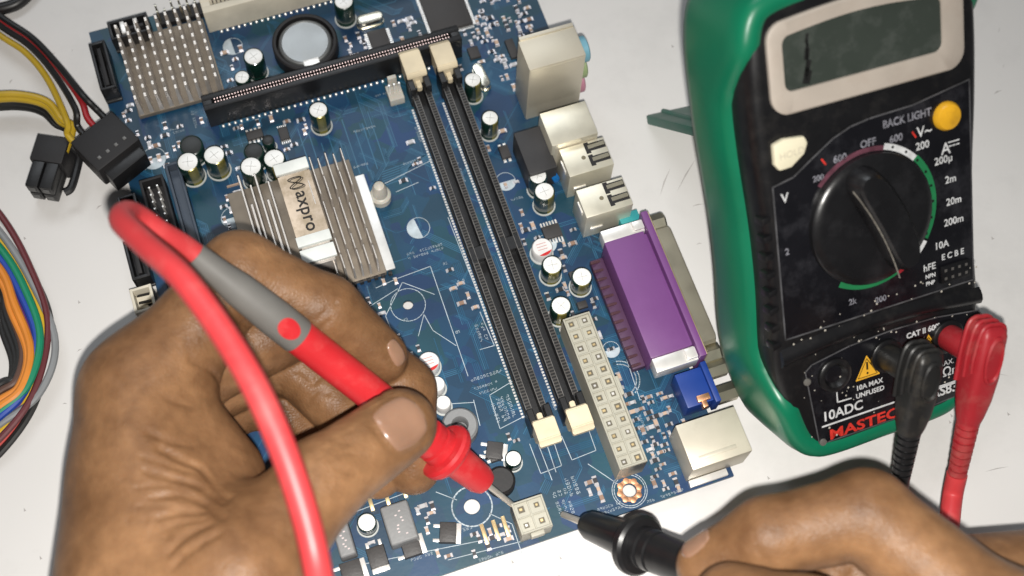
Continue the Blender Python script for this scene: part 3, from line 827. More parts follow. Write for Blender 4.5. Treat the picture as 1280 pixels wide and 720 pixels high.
# purple printer port
hexm0 = mat('tarnished_brass', (0.46, 0.38, 0.22), .4, .7)
purple = mat('purple_plastic', (0.175, 0.06, 0.215), .42, var=.05, bump=.04)
H = 12.5
pa, pc = L(754, 303, H), L(815, 449, H); pe = L(803, 289, H); pf = L(872, 428, H)
x0, x1 = (pa[0] + pc[0]) / 2, (pe[0] + pf[0]) / 2; y0, y1 = (pc[1] + pf[1]) / 2, (pa[1] + pe[1]) / 2
s = MB(); s.box(x0, x1 - .9, y0, y1, .8, H); s.box(x1 - 1.2, x1 + .1, y0 + .5, y1 - .5, .8, H - 1.6)
ob = s.build('printer_port', purple, mb, bevel=.5); use(x0 - 5, x1 + 6, y0 - 6, y1 + 6)
s = MB(); s.box(x1, x1 + 2.2, y0 - 4.5, y1 + 5.5, 1.2, H + 1.6); s.build('flange', purple, ob, bevel=.4)
s = MB(); s.box(x1 + 2.15, x1 + 2.7, y0 - 4.2, y1 + 5.2, 1.4, H + .8); s.build('brass_plate', hexm0, ob, bevel=.15)
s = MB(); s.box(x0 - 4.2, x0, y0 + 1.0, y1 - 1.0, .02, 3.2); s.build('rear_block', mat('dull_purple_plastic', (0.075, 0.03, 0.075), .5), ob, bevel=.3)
for k in range(13):
    y = y0 + 2 + (y1 - y0 - 4) * k / 12; s = MB()
    s.obox((x0 - 2.4, y, 3.3), (2.0, .25, -.9), (-.06, .42, 0), (.2, 0, .4)); s.build('pin', mat('mauve_pin', (0.15, 0.075, 0.09), .45, .4), ob, bevel=.15, seg=1)
for ya, yb_ in ((y1, y1 + 4.2), (y0 - 4.6, y0)):
    s = MB(); s.box(x0 + .3, x1 - .1, ya + .05, yb_ - .05, 6, H - .6); s.box(x1 - 3.6, x1 - .2, ya + .6, yb_ - .6, H - .6, H + .6); s.build('metal_bracket', tin, ob, bevel=.35)
ym = (y0 + y1) / 2; hl = (y1 - y0) / 2 + .5; xs = x1 + 2.2
def dshell(xa, xb, ym, hl, zc, hz, cham):
    sec = [(-hl, -hz), (hl - cham, -hz), (hl, hz), (-hl, hz)]
    pts = [(-hl + .9, hz), (hl - .9, hz), (hl, hz - 1.2), (hl - cham, -hz + 1.2), (hl - cham - 1.2, -hz), (-hl + cham + 1.2, -hz), (-hl + cham, -hz + 1.2), (-hl, hz - 1.2)]
    return [[(x, ym + a * f, zc + c * f) for a, c in pts] for x, f in ((xa, 1), (xb - .6, 1), (xb, .94), (xb - .2, .88), (xb - 2.5, .86))]
s = MB(); s.loft(dshell(xs, xs + 5.8, ym, hl, 6.5, 4.2, 1.4)); s.build('metal_shell', mat('dull_zinc_shell', (0.36, 0.33, 0.26), .4, .6, bump=.05, bscale=300, dirt=(.2, .17, .1), dirt_amt=.4), ob, ang=50)
hexm = mat('hex_post_metal', (0.55, 0.52, 0.42), .38, 1, dirt=(0.25, 0.2, 0.12), dirt_amt=.4)
def hexpost(y, z, l, par):
    s = MB(); s.lathe([(2.9, 0), (2.9, l - .6), (2.4, l), (1.2, l), (1.2, l - 3)], (xs, y, z), (1, 0, 0), 6); s.build('hex_post', hexm, par, ang=20)
hexpost(y1 + 3.2, 7, 6, ob); hexpost(y0 - 2.8, 7, 6, ob)
# blue monitor port
a = L(845, 474, 9); c = L(893, 500, 9)
vx0, vx1, vy0, vy1 = min(a[0], c[0]), max(a[0], c[0]), y0 - 17, y0 - 6
vga = mat('blue_port_plastic', (0.010, 0.045, 0.25), .4, var=.06)
s = MB(); s.box(vx0, vx1, vy0, vy1, .02, 9); ob = s.build('monitor_port', vga, mb, bevel=.5); use(vx0, vx1, vy0, vy1)
s = MB(); s.box(vx1, vx1 + 1.8, vy0 - 1, vy1 + 1, .8, 10); s.build('flange', vga, ob, bevel=.3)
s = MB(); s.box(vx1 - 5, vx1 - 1, vy0 + .5, vy0 + 2.5, 8.8, 10.2); s.box(vx1 - 4, vx1 - 2.4, vy0 - 1.4, vy0 + 1, 7, 9.8); s.build('bracket_clip', copper, ob, bevel=.3)
xs = vx1 + 1.8
hexpost(vy1 - 1.5, 6, 6.5, ob); hexpost(vy0 + 1.5, 6, 6.5, ob)
# keyboard port
ob, x0, x1, y0, y1 = quad_box('keyboard_port', (844, 532), (941, 563), 14, pale, .4)
s = MB(); s.box(x0 + 3, x1 - 4, y0 + 2.2, y0 + 3.4, 13.95, 14.25); s.build('pressed_rib', pale, ob, bevel=.14)
s = MB(); s.lathe([(4.6, -.05), (4.6, .5), (4.0, .6), (.1, .55)], (x1, (y0 + y1) / 2, 7), (1, 0, 0), 24); s.build('round_socket', mat('socket_violet', (0.25, 0.12, 0.35), .4), ob)
xx, yy = L(900, 602, 1); s = MB(); s.box(xx - 9, xx + 3, max(yy - 1.5, YB + .5), y0 - .2, .02, 2); s.build('solder_tab', tin, mb, bevel=.2)
# blue disc capacitor by the black housing
x, y = L(691, 214, 6); s = MB(); s.lathe([(1.0, -1.3), (2.6, -1.1), (3.3, 0), (2.6, 1.1), (1.0, 1.3)], (0, 0, 3.4), (.9, .3, .2), 18); s.build('disc_capacitor', mat('blue_epoxy', (0.01, 0.14, 0.42), .25), mb, (x, y, 0)); use(x - 2, x + 2, y - 3, y + 3)

# ---- drive connectors along the left edge
def sata(a, b_, h, rot90=False):
    x0, x1, y0, y1 = rect(a, b_, h)
    s = MB(); t_ = 1.0
    s.box(x0, x1, y0, y1, .02, 2.5)
    s.box(x0, x0 + t_, y0, y1, 2.5, h); s.box(x1 - t_, x1, y0, y1, 2.5, h); s.box(x0 + .03, x1 - .03, y0, y0 + t_, 2.5, h - .03); s.box(x0 + .03, x1 - .03, y1 - t_, y1, 2.5, h - .03)
    ob = s.build('drive_connector', black, mb, bevel=.3)
    s = MB(); 
    if rot90: s.box(x0 + 2, x1 - 2, (y0 + y1) / 2 - .6, (y0 + y1) / 2 + .6, 2.5, h - .8)
    else: s.box((x0 + x1) / 2 - .6, (x0 + x1) / 2 + .6, y0 + 2, y1 - 2, 2.5, h - .8)
    s.build('contact_tongue', blackmatte, ob, bevel=.15)
    use(x0, x1, y0, y1); return ob, x0, x1, y0, y1
o, x0, x1, y0, y1 = sata((110, 55), (146, 108), 9)
o, x0, x1, y0, y1 = sata((133, 28), (189, 37), 8.5, True)
for k in (.35, .68):
    s = MB(); xx = x0 + (x1 - x0) * k; s.box(xx - .7, xx + .7, y0 + 1.2, y1 - 1.4, 8, 8.9); s.build('contact', tin, o, bevel=.15)
sata((145, 247), (182, 292), 8.5); sata((153, 303), (188, 344), 8.5)
# pin header beside the top connector
s = None
c0 = L(196, 32, 2.6); hb = MB(); hb.box(0, 21, 0, 4.6, .02, 2.6)
hd = hb.build('pin_header', blackmatte, mb, (c0[0], c0[1], 0), bevel=.2); use(c0[0], c0[0] + 21, c0[1], c0[1] + 5)
for i in range(8):
    for j in range(2):
        if i == 1 and j == 1: continue
        if s is None:
            q = MB(); q.box(-.32, .32, -.32, .32, 2.5, 8.6, taper=.06); s = q.build('pin', hexm, hd, (1.6 + i * 2.54, 1.1 + j * 2.4, 0))
        else: inst(s, hd, (1.6 + i * 2.54, 1.1 + j * 2.4, 0))
# long disk-ribbon connectors with pin rows
def ribbon_header(a, ln, w, h, pins, m_):
    x0, y1 = a; y0 = y1 - ln; x1 = x0 + w
    s = MB(); t_ = .9
    s.box(x0, x1, y0, y1, .02, 2); s.box(x0, x0 + t_, y0, y1, 2, h); s.box(x1 - t_, x1, y0, y1, 2, h); s.box(x0 + .05, x1 - .05, y0, y0 + t_, 2, h - .03); s.box(x0 + .05, x1 - .05, y1 - t_, y1, 2, h - .03)
    ob = s.build('ribbon_connector', m_, mb, bevel=.25); use(x0, x1, y0, y1); q = None
    if pins:
        n = int((ln - 5) / 2.54)
        for i in range(n):
            for j in (-1, 1):
                p_ = ((x0 + x1) / 2 + j * 1.27, y1 - 3 - i * 2.54, 0)
                if q is None:
                    k = MB(); k.box(-.34, .34, -.34, .34, 1.9, h - .6, taper=.1); q = k.build('pin', tin, ob, p_)
                else: inst(q, ob, p_)
a = L(173, 226, 8); ribbon_header(a, 58, 7.6, 8, True, blackmatte)
a = L(200, 207, 6); ribbon_header((a[0] + 1.2, a[1]), 62, 4.6, 6, False, mat('slate_plastic', (0.045, 0.06, 0.085), .4))
# small white connector at the edge
x0, x1, y0, y1 = rect((161, 362), (196, 384), 7)
s = MB(); s.box(x0, x1, y0, y1, .02, 1.5); s.box(x0, x0 + .9, y0, y1, 1.5, 7); s.box(x1 - .9, x1, y0, y1, 1.5, 7); s.box(x0 + .03, x1 - .03, y1 - .9, y1, 1.5, 6.9); s.box(x0 + .03, x1 - .03, y0, y0 + .9, 1.5, 6.9)
o = s.build('panel_connector', mat('ivory_plastic', (0.66, 0.61, 0.5), .45), mb, bevel=.25); use(x0, x1, y0, y1)
for k in range(3):
    s = MB(); yy = y0 + (y1 - y0) * (k + .7) / 3.4; s.obox(((x0 + x1) / 2, yy, 4), (2.0, -.7, 1.2), (.1, .3, 0), (0, 0, .3)); s.build('pin', blackmatte, o)

# ---- hundreds of tiny surface-mount parts
def inside(q, poly):
    c = False; n = len(poly)
    for i in range(n):
        (x1_, y1_), (x2_, y2_) = poly[i], poly[(i + 1) % n]
        if (y1_ > q[1]) != (y2_ > q[1]) and q[0] < (x2_ - x1_) * (q[1] - y1_) / (y2_ - y1_) + x1_: c = not c
    return c
smd = MB(); placed = []
def try_smd(x, y, big=1.0):
    l, w = R.choice([(1.7, .95), (1.3, .8), (2.1, 1.2), (1.7, .95)]); l *= big; w *= big
    v = R.random() < .5
    hx, hy = (w / 2, l / 2) if v else (l / 2, w / 2)
    for (a, b_, c, d) in USED:
        if a - hx < x < b_ + hx and c - hy < y < d + hy: return
    for (a, b_) in placed:
        if abs(a - x) < 1.75 and abs(b_ - y) < 1.75: return
    if not (XL + 2 < x < -1.5 and YB + 1.5 < y < YT): return
    placed.append((x, y)); k = R.choice([0, 1, 1, 2, 3]); h = R.uniform(.5, .9)
    e = .3
    if v:
        smd.box(x - hx, x + hx, y - hy + .28, y + hy - .28, .02, h, k)
        smd.box(x - hx - .02, x + hx + .02, y - hy, y - hy + e, .02, h + .03, 4); smd.box(x - hx - .02, x + hx + .02, y + hy - e, y + hy, .02, h + .03, 4)
        smd.box(x - hx - .12, x + hx + .12, y - hy - .4, y - hy, .015, .15, 4); smd.box(x - hx - .12, x + hx + .12, y + hy, y + hy + .4, .015, .15, 4)
    else:
        smd.box(x - hx + .28, x + hx - .28, y - hy, y + hy, .02, h, k)
        smd.box(x - hx, x - hx + e, y - hy - .02, y + hy + .02, .02, h + .03, 4); smd.box(x + hx - e, x + hx, y - hy - .02, y + hy + .02, .02, h + .03, 4)
        smd.box(x - hx - .4, x - hx, y - hy - .12, y + hy + .12, .015, .15, 4); smd.box(x + hx, x + hx + .4, y - hy - .12, y + hy + .12, .015, .15, 4)
for poly, n in (([(800, 480), (845, 470), (870, 520), (835, 575), (850, 605), (805, 620), (775, 480)], 190), ([(640, 280), (740, 280), (760, 400), (700, 420)], 130),
                ([(590, 0), (660, 0), (680, 60), (650, 130), (600, 60)], 95), ([(495, 20), (600, 20), (640, 90), (520, 90)], 60), ([(410, 40), (520, 20), (525, 55), (400, 85)], 75),
                ([(190, 150), (380, 130), (390, 180), (250, 240), (180, 190)], 100), ([(270, 60), (345, 60), (330, 130), (280, 110)], 30), ([(255, 230), (320, 220), (340, 300), (270, 300)], 30),
                ([(440, 640), (640, 610), (660, 680), (450, 720)], 90), ([(590, 530), (650, 550), (650, 620), (600, 590)], 50), ([(495, 420), (540, 410), (565, 520), (530, 470)], 26),
                ([(620, 150), (650, 150), (690, 290), (640, 260)], 26), ([(545, 340), (590, 320), (610, 400), (560, 400)], 8), ([(470, 340), (500, 340), (490, 400), (460, 380)], 10),
                ([(125, 110), (180, 150), (210, 200), (150, 230), (140, 180)], 26), ([(100, 110), (170, 100), (180, 190), (140, 200)], 20), ([(690, 420), (770, 600), (780, 480), (740, 380)], 26),
                ([(560, 130), (620, 120), (640, 260), (620, 250)], 14), ([(470, 170), (540, 160), (570, 260), (480, 230)], 10), ([(730, 600), (860, 600), (900, 620), (740, 640)], 26)):
    xs_ = [p_[0] for p_ in poly]; ys_ = [p_[1] for p_ in poly]
    for i in range(int(n * 1.35)):
        q = (R.uniform(min(xs_), max(xs_)), R.uniform(min(ys_), max(ys_)))
        if inside(q, poly):
            c = L(*q); try_smd(round(c[0] / .9) * .9, round(c[1] / .9) * .9)
o = smd.build('surface_mount_parts', [tan, mat('resistor_black', (0.03, 0.03, 0.035), .4), mat('ceramic_brown', (0.27, 0.17, 0.12), .5), mat('ceramic_white', (0.5, 0.5, 0.52), .5), mat('solder_fillet', (0.58, 0.56, 0.58), .3, .55)], mb, smooth=False)
o['kind'] = 'stuff'

# ---- the coin cell lies in its holder, free to lift out
s = MB(); s.lathe([(8.2, 0), (8.8, .3), (8.8, 2.4), (8.5, 3.0), (8.0, 3.2), (7.7, 3.1), (7.6, 3.0), (7.3, 3.0), (.5, 3.0)], n=40)
wc = W(hc[0], hc[1], 2.2)
cell = s.build('coin_cell', mat('brushed_steel', (0.30, 0.31, 0.31), .36, .75, var=.05, bump=.05, bscale=200, dirt=(.45, .45, .42), dirt_amt=.3), None, wc, ang=8)
tag(cell, 'round silver coin cell battery clipped in the black holder beside the graphics slot', 'battery')
# ------------------------------------------------------------------ multimeter, propped on its stand
a_, b_, g_ = (math.radians(v) for v in (19.04, 45.0, -7.6))
H0 = np.array([math.cos(a_), math.sin(a_), 0]); D0 = np.array([-math.sin(a_), math.cos(a_), 0])
MD = math.cos(b_) * D0 + math.sin(b_) * np.array([0, 0, 1.])
N0 = np.cross(H0, MD)
MH = math.cos(g_) * H0 + math.sin(g_) * N0
MN = np.cross(MH, MD)
MO = P(1022, 556, 29.0)                      # face point at the lower left corner of the jack panel
meter = thing('multimeter', 'black digital multimeter in a green rubber holster propped on its stand beside the motherboard', 'multimeter', MO)
meter.matrix_world = Matrix(((MH[0], MD[0], MN[0], MO[0] * S), (MH[1], MD[1], MN[1], MO[1] * S), (MH[2], MD[2], MN[2], MO[2] * S), (0, 0, 0, 1)))
def F(px, py, w=0.0):
    d = on_plane(px, py, MO + MN * w, MN) - MO
    return np.array([d @ MH, d @ MD])
def MW(u, v, w):
    return MO + u * MH + v * MD + w * MN
green = mat('green_rubber', (0.003, 0.150, 0.074), .34, var=.06, vscale=30, bump=.03, dirt=(0.003, 0.07, 0.04), dirt_amt=.35, dscale=25)
mblack = mat('meter_black', (0.007, 0.007, 0.008), .30, bump=.06, bscale=1500, dirt=(0.12, 0.11, 0.10), dirt_amt=.10, dscale=140)
mpanel = mat('meter_panel', (0.006, 0.006, 0.008), .2, bump=.03, dirt=(0.14, 0.14, 0.16), dirt_amt=.16, dscale=70)
UC = 22.4
# outline of the holster (half, from the bottom up), mirrored about the centre line
half = [(0, -7.0), (16, -7.2), (24, -5.5), (29.5, 0), (32.8, 9), (35, 20), (35.6, 30), (34.8, 48), (35, 66), (36.2, 86), (36.6, 104), (36, 116), (33.5, 124.5), (28, 129), (16, 131), (0, 131.4)]
hs_ = spline([(u, v, 0) for u, v in half], 4)
out = [(UC + q[0], q[1]) for q in hs_] + [(UC - q[0], q[1]) for q in hs_[-2:0:-1]]
out = np.array(out)
tan_ = np.roll(out, -1, 0) - np.roll(out, 1, 0); nor = np.stack([tan_[:, 1], -tan_[:, 0]], 1); nor /= np.linalg.norm(nor, axis=1)[:, None]
def ring_at(off, w, o=None):
    q = out - nor * off
    return [(x, y, w) for x, y in q]
def sm(x, a0, a1):
    t = min(1, max(0, (x - a0) / (a1 - a0))); return t * t * (3 - 2 * t)
def rim_w(v):                                # the side walls dip below the face, the ends wrap over it
    return -10.5 * sm(v, 13, 30) * (1 - sm(v, 98, 117))
def hol_ring(off, w, up):
    return [(x, y, w + (rim_w(y) if up else 0) ) for x, y in out - nor * off]
s = MB()
s.loft([hol_ring(*t) for t in ((6, -33.5, 0), (3, -33.2, 0), (1.0, -31, 0), (.2, -27, 0), (.1, -20, 0), (.2, -7, 1), (.8, -2.8, 1), (1.6, -1.0, 1), (3.0, .1, 1))]
       + [[(x, y, (0.0 + rim_w(y)) if k == 0 else (-1.4 + rim_w(y) if k == 1 else -14)) for (x, y) in out - nor * np.array([[2.9 + e * (1 - sm(-rim_w(q[1]), 0, 7))] for q in out])]
          for k, e in ((0, 3.4), (1, 4.6), (2, 4.8))], 0, True, False)
hol = s.build('holster', green, meter, ang=60)
# black body inside
s = MB()
s.loft([ring_at(*t) for t in ((3.0, -28), (3.0, -7), (3.1, -3.6), (3.9, -1.4), (5.2, -.3), (7.0, 0.0))], 0, True, True)
s.build('body', mblack, meter, ang=60)
# ribbed grips down the left and right of the body
for sd in (-1,):
    for k in range(8):
        g = MB(); v = 34 + k * 5.2; u = UC + sd * (31.7 if sd < 0 else 30.6)
        g.obox((u, v, -2.6), (1.3, -.3 * sd, 0), (.15, .9, 0), (0, 0, 2.2)); g.build('grip_rib', mblack, meter, bevel=.35)
# curved shoulder between dial panel and jack panel
s = MB(); n = 24; rings = []
for i in range(n + 1):
    f = i / n; u = -9 + f * 63; v = 29.6 + 2.6 * math.sin(math.pi * f)
    rings.append([(u, v - 2.2, .0), (u, v - 1.6, 1.0), (u, v - .2, 1.7), (u, v + 1.2, 1.5), (u, v + 2.2, .9), (u, v + 3.0, .0)])
s.loft(rings); s.build('shoulder', mblack, meter, ang=60)
def plate(name, poly, w0, w1, m_, par=meter, bevel=0.0):
    s = MB(); s.prism(poly, w0, w1)
    ar = sum(poly[i][0] * poly[(i + 1) % len(poly)][1] - poly[(i + 1) % len(poly)][0] * poly[i][1] for i in range(len(poly)))
    if ar < 0: s.f = [q[::-1] for q in s.f]
    return s.build(name, m_, par, bevel=bevel, ang=25)
def rrect(u0, u1, v0, v1, r, n=6, arch=0.0):
    pts = []
    for cu, cv, a0 in ((u1 - r, v0 + r, -90), (u1 - r, v1 - r, 0), (u0 + r, v1 - r, 90), (u0 + r, v0 + r, 180)):
        for i in range(n + 1):
            a = math.radians(a0 + 90 * i / n); pts.append((cu + r * math.cos(a), cv + r * math.sin(a)))
        if a0 == 0 and arch:
            for i in range(1, 12):
                f = i / 12; pts.append((u1 - r - (u1 - u0 - 2 * r) * f, v1 + arch * math.sin(math.pi * f)))
    return pts
def edge_line(name, poly, wd, w, m_, par=meter, closed=True):
    s = MB(); q = [np.array(p_) for p_ in poly]
    if closed: q.append(q[0])
    strip(s, q, wd, w); return s.build(name, m_, par, smooth=False)
# dial panel: its upper left is cut by the hollow round the hold button
pc_ = [F(*p_) for p_ in ((965, 234), (991, 221), (1013, 199), (1040, 173), (1062, 158), (1085, 148), (1140, 131), (1207, 110))]
pan = [(-7.3, 35.6), (52, 35.6)] + [(52.0, 93.3)] + [tuple(q) for q in pc_[::-1][1:]]
plate('dial_panel', pan, -.05, .35, mpanel, bevel=.12)
rim = mat('worn_grey_rim', (0.07, 0.07, 0.075), .4, var=.5, vscale=200)
edge_line('panel_rim', pan, .45, .38, rim)
jp = [(0.4, .6), (3, 0), (36, .0), (50, 0.8), (53.8, 3), (55.2, 22), (53.5, 25.6), (40, 27.6), (26, 28.2), (12, 27.6), (0, 25.6), (-2.2, 24)]
plate('jack_panel', jp, -.05, .3, mpanel, bevel=.1)
edge_line('panel_rim', jp, .4, .33, rim)
# display
bz = rrect(-5.8, 50.2, 97.4, 121.2, 5, 6, 1.6); ds = rrect(-1.7, 43.6, 103.2, 117.2, 2.2, 5, 1.6)
bez = mat('cream_bezel', (0.42, 0.37, 0.32), .45, var=.06, dirt=(0.36, 0.29, 0.24), dirt_amt=.35, dscale=110)
s = MB()
bo = [np.array(q) for q in bz]; 
di = [np.array(q) for q in ds]
s.loft([[(u, v, -.1) for u, v in bz], [(u, v, 1.0) for u, v in bz], [(u * .96 + UC * .04, v * .96 + 110 * .04, 1.5) for u, v in bz], [(u, v, 1.2) for u, v in rrect(-1.9, 43.8, 103.0, 117.4, 2.4, 6, 1.6)], [(u, v, .3) for u, v in rrect(-1.7, 43.6, 103.2, 117.2, 2.2, 6, 1.6)]], 0, True, False)
s.build('display_bezel', bez, meter, ang=40)
lcd = plate('display_glass', ds, .2, .75, mat('grey_green_lcd', (0.038, 0.047, 0.040), .14, var=.12, vscale=40, dirt=(0.16, 0.17, 0.16), dirt_amt=.25, dscale=120))
s = MB()
for q, wd in (([(1007, 42), (1006, 50), (1007, 57)], .8), ([(1007, 61), (1006, 72)], 1.4), ([(1009, 76), (1007, 86), (1006, 92)], 1.3), ([(1008, 90), (1006, 101)], 2.1), ([(1007, 52), (1006, 98)], .5)):
    strip(s, [F(*p_) for p_ in q], wd, .79)
s.build('display_bleed', mat('lcd_ink', (0.006, 0.006, 0.006), .5), lcd, smooth=False)
# buttons
hb_ = [F(*p_) for p_ in ((962, 180), (975, 172), (1001, 168), (1005, 176), (1001, 190), (985, 207), (970, 212), (964, 205))]
hold_b = plate('hold_button', [tuple(q) for q in hb_], 0.0, 2.0, mat('ivory_button', (0.72, 0.67, 0.50), .42, var=.05, dirt=(.4, .35, .22), dirt_amt=.3), bevel=.7)
def lettering(txt, px, py, size, m_, par=meter, w=.42, bold=.0, name='lettering', center=False, shear=0.0, rot=0.0, uv=None, sx=1.0):
    vs, fs = text_mesh(txt, size, bold, shear)
    p0 = F(px, py) if uv is None else np.array(uv)
    vv = np.array(vs) * np.array([sx, 1.0])
    if center: vv = vv - (vv.max(0) + vv.min(0)) / 2
    ca, sa = math.cos(rot), math.sin(rot)
    vv = np.stack([vv[:, 0] * ca - vv[:, 1] * sa, vv[:, 0] * sa + vv[:, 1] * ca], 1) + p0
    s = MB(); s.add([(q[0], q[1], w) for q in vv], fs); return s.build(name, m_, par, smooth=False)
wp = mat('meter_white_print', (0.58, 0.59, 0.60), .6, var=.2, vscale=400); gp = mat('worn_grey_print', (0.20, 0.20, 0.23), .6, var=.5, vscale=700); rp = mat('red_lettering', (0.55, 0.03, 0.02), .5, var=.25, vscale=500)
lettering('HOLD', 985, 189, 2.6, mat('faint_button_print', (0.5, 0.46, 0.36), .6), hold_b, 2.04, 0, center=True, rot=.05)
yc = F(1181, 144)
s = MB(); s.lathe([(3.9, 0), (3.9, 1.3), (3.3, 2.2), (1.6, 2.7), (.1, 2.8)], (yc[0], yc[1], .1), n=28)
s.build('backlight_button', mat('amber_button', (0.72, 0.38, 0.02), .3, var=.1, dirt=(.25, .12, .02), dirt_amt=.4, dscale=180), meter)
lettering('BACK LIGHT', 1133, 147, 3.0, gp, center=True, bold=.07, sx=.86)
for t_, x_, y_, z_, m_ in (('V~', 1154, 163, 4.6, wp), ('200', 1152, 181, 3.3, wp), ('A', 1181, 185, 5.2, wp), ('200µ', 1178, 200, 3.3, wp), ('2m', 1187, 223, 3.3, wp), ('20m', 1191, 250, 3.3, wp), ('200m', 1191, 275, 3.3, wp),
                           ('10A', 1177, 305, 3.3, wp), ('hFE', 1161, 333, 3.2, wp), ('NPN', 1162, 344, 1.9, wp), ('PNP', 1162, 353, 1.9, wp), ('E C B E', 1190, 317, 2.8, wp), ('OFF', 1084, 178, 3.2, gp), ('600', 1119, 172, 3.2, gp),
                           ('600', 1049, 197, 3.2, gp), ('200', 1022, 222, 2.6, gp), ('V', 980, 247, 4.2, wp), ('2', 983, 314, 3.0, gp), ('200', 1100, 373, 2.8, gp), ('2k', 1065, 376, 2.8, gp)):
    lettering(t_, x_, y_, z_ * .88, m_, center=True, bold=.05, sx=.95)
s = MB(); c = F(1191, 178); strip(s, [c + np.array([-1.6, .5]), c + np.array([1.6, .5])], .38, .42)
for k in (-1.2, 0, 1.2): strip(s, [c + np.array([k - .4, -.6]), c + np.array([k + .4, -.6])], .38, .42)
s.build('lettering', wp, meter, smooth=False)
for x_, y_ in ((1028, 202), (1141, 168)): 
    s = MB(); c = F(x_, y_); strip(s, [c + np.array([.6, -.8]), c + np.array([-.4, .8])], .5, .42); s.build('warning_mark', rp, meter, smooth=False)
# dial: coloured arcs, knob and its grip
KC = F(1093, 276, 2.6)
def arc(a0, a1, r0, r1, m_, w=.42):
    n = max(4, int(abs(a1 - a0) / 4)); s = MB(); 
    q = [(KC[0] + r * math.cos(math.radians(a0 + (a1 - a0) * i / n)), KC[1] + r * math.sin(math.radians(a0 + (a1 - a0) * i / n))) for r in (r0, r1) for i in range(n + 1)]
    s.add([(u, v, w) for u, v in q], [(i, n + 1 + i, n + 2 + i, i + 1) if a1 < a0 else (i, i + 1, n + 2 + i, n + 1 + i) for i in range(n)])
    s.f = [f[::-1] for f in s.f]
    s.build('dial_scale', m_, meter, smooth=False)
gs = mat('green_scale', (0.01, 0.16, 0.055), .5, var=.15); ps = mat('faded_red_scale', (0.12, 0.04, 0.06), .5, var=.4, vscale=300); rs = mat('red_scale', (0.28, 0.012, 0.02), .5)
arc(42, -32, 18.8, 20.6, gs); arc(42, 74, 18.6, 20.3, wp); arc(74, 138, 18.4, 19.7, ps); arc(-34, -48, 18.7, 20.8, wp); arc(-49, -66, 18.6, 20.4, rs); arc(-67, -122, 18.3, 20.0, gs)
s = MB()
for k in range(9):
    a = math.radians(66 - k * 13.5); c = KC + 19.5 * np.array([math.cos(a), math.sin(a)]); s.lathe([(.42, .43), (.42, .47), (.05, .47)], (c[0], c[1], 0), n=8)
s.build('scale_dots', mblack, meter, smooth=False)
s = MB(); s.lathe([(18.2, .3), (18.2, 2.0), (17.4, 2.9), (15.5, 3.2), (.5, 3.2)], (KC[0], KC[1], 0), n=48)
knob = s.build('rotary_dial', mat('dial_black', (0.008, 0.008, 0.009), .28, bump=.06, dirt=(.12, .12, .13), dirt_amt=.08, dscale=110), meter, ang=40)
g0, g1 = F(1062, 240, 6), F(1120, 344, 6)
gd = (g1 - g0) / np.linalg.norm(g1 - g0); gn = np.array([-gd[1], gd[0]])
s = MB(); rings = []
for hh, wa, lb in ((3.0, 5.6, 0), (7.2, 4.6, .8), (8.4, 3.6, 1.6)):
    rr = []
    for i in range(28):
        t = 2 * math.pi * i / 28; e = 16.8 - lb
        x, y = e * math.copysign(abs(math.cos(t)) ** .55, math.cos(t)), wa * math.copysign(abs(math.sin(t)) ** .7, math.sin(t))
        q = KC + gd * x + gn * (y + 1.6 * (1 - (x / 17) ** 2) + 1.2); rr.append((q[0], q[1], hh))
    rings.append(rr)
s.loft(rings); 
if True: s.build('dial_grip', MATS['dial_black'], knob, ang=40)
s = MB(); pts = [KC + gd * x + gn * (-4.6 + 1.6 * (1 - (x / 17) ** 2) + 1.2) for x in np.linspace(-14.5, 16, 14)]
s.tube([(q[0], q[1], 7.4) for q in pts], .2, 6); s.build('worn_grip_edge', mat('worn_edge', (0.20, 0.185, 0.16), .5, var=.5, vscale=500), knob)
# transistor socket
c = F(1192, 338); s = MB(); s.box(c[0] - 4.6, c[0] + 4.6, c[1] - 2.6, c[1] + 2.6, .3, 1.0); tsock = s.build('transistor_socket', mblack, meter, bevel=.25)
s = MB()
for k in range(4):
    for j in (-1, 1): s.box(c[0] - 3.6 + k * 2.2, c[0] - 2.8 + k * 2.2, c[1] + j * 1.2 - .4, c[1] + j * 1.2 + .4, .98, 1.04)
s.build('socket_holes', mat('socket_grey', (0.09, 0.085, 0.08), .5), tsock, smooth=False)
# jack panel printing
def jack(c):
    s = MB(); s.lathe([(5.0, .2), (5.0, 1.4), (4.5, 1.8), (3.6, 1.8), (3.3, 1.2), (2.4, -.0), (2.2, -.5), (.1, -.6)], (c[0], c[1], 0), n=28); return s.build('jack', mblack, meter, ang=40)
J1, J2, J3 = F(1041, 467), F(1106, 443), F(1182, 419)
for c in (J1, J2, J3): jack(c)
yl = mat('yellow_warning', (0.75, 0.40, 0.03), .5)
for (x_, y_), z_ in (((1083, 459), 3.9), ((1160, 431), 3.5)):
    c = F(x_, y_); s = MB(); s.add([(c[0] - z_, c[1] - z_ * .8, .42), (c[0] + z_, c[1] - z_ * .8, .42), (c[0], c[1] + z_, .42)], [(0, 1, 2)]); w_ = s.build('warning_triangle', yl, meter, smooth=False)
    s = MB(); tri = [np.array([c[0] - z_ * .78, c[1] - z_ * .66]), np.array([c[0] + z_ * .78, c[1] - z_ * .66]), np.array([c[0], c[1] + z_ * .74])]; strip(s, tri + [tri[0]], .22, .44)
    strip(s, [c + np.array([0, z_ * .42]), c + np.array([0, -.1 * z_])], .6, .44); s.lathe([(.36, .43), (.36, .45), (.05, .45)], (c[0], c[1] - z_ * .42, 0), n=8); s.build('warning_sign', mblack, w_, smooth=False)
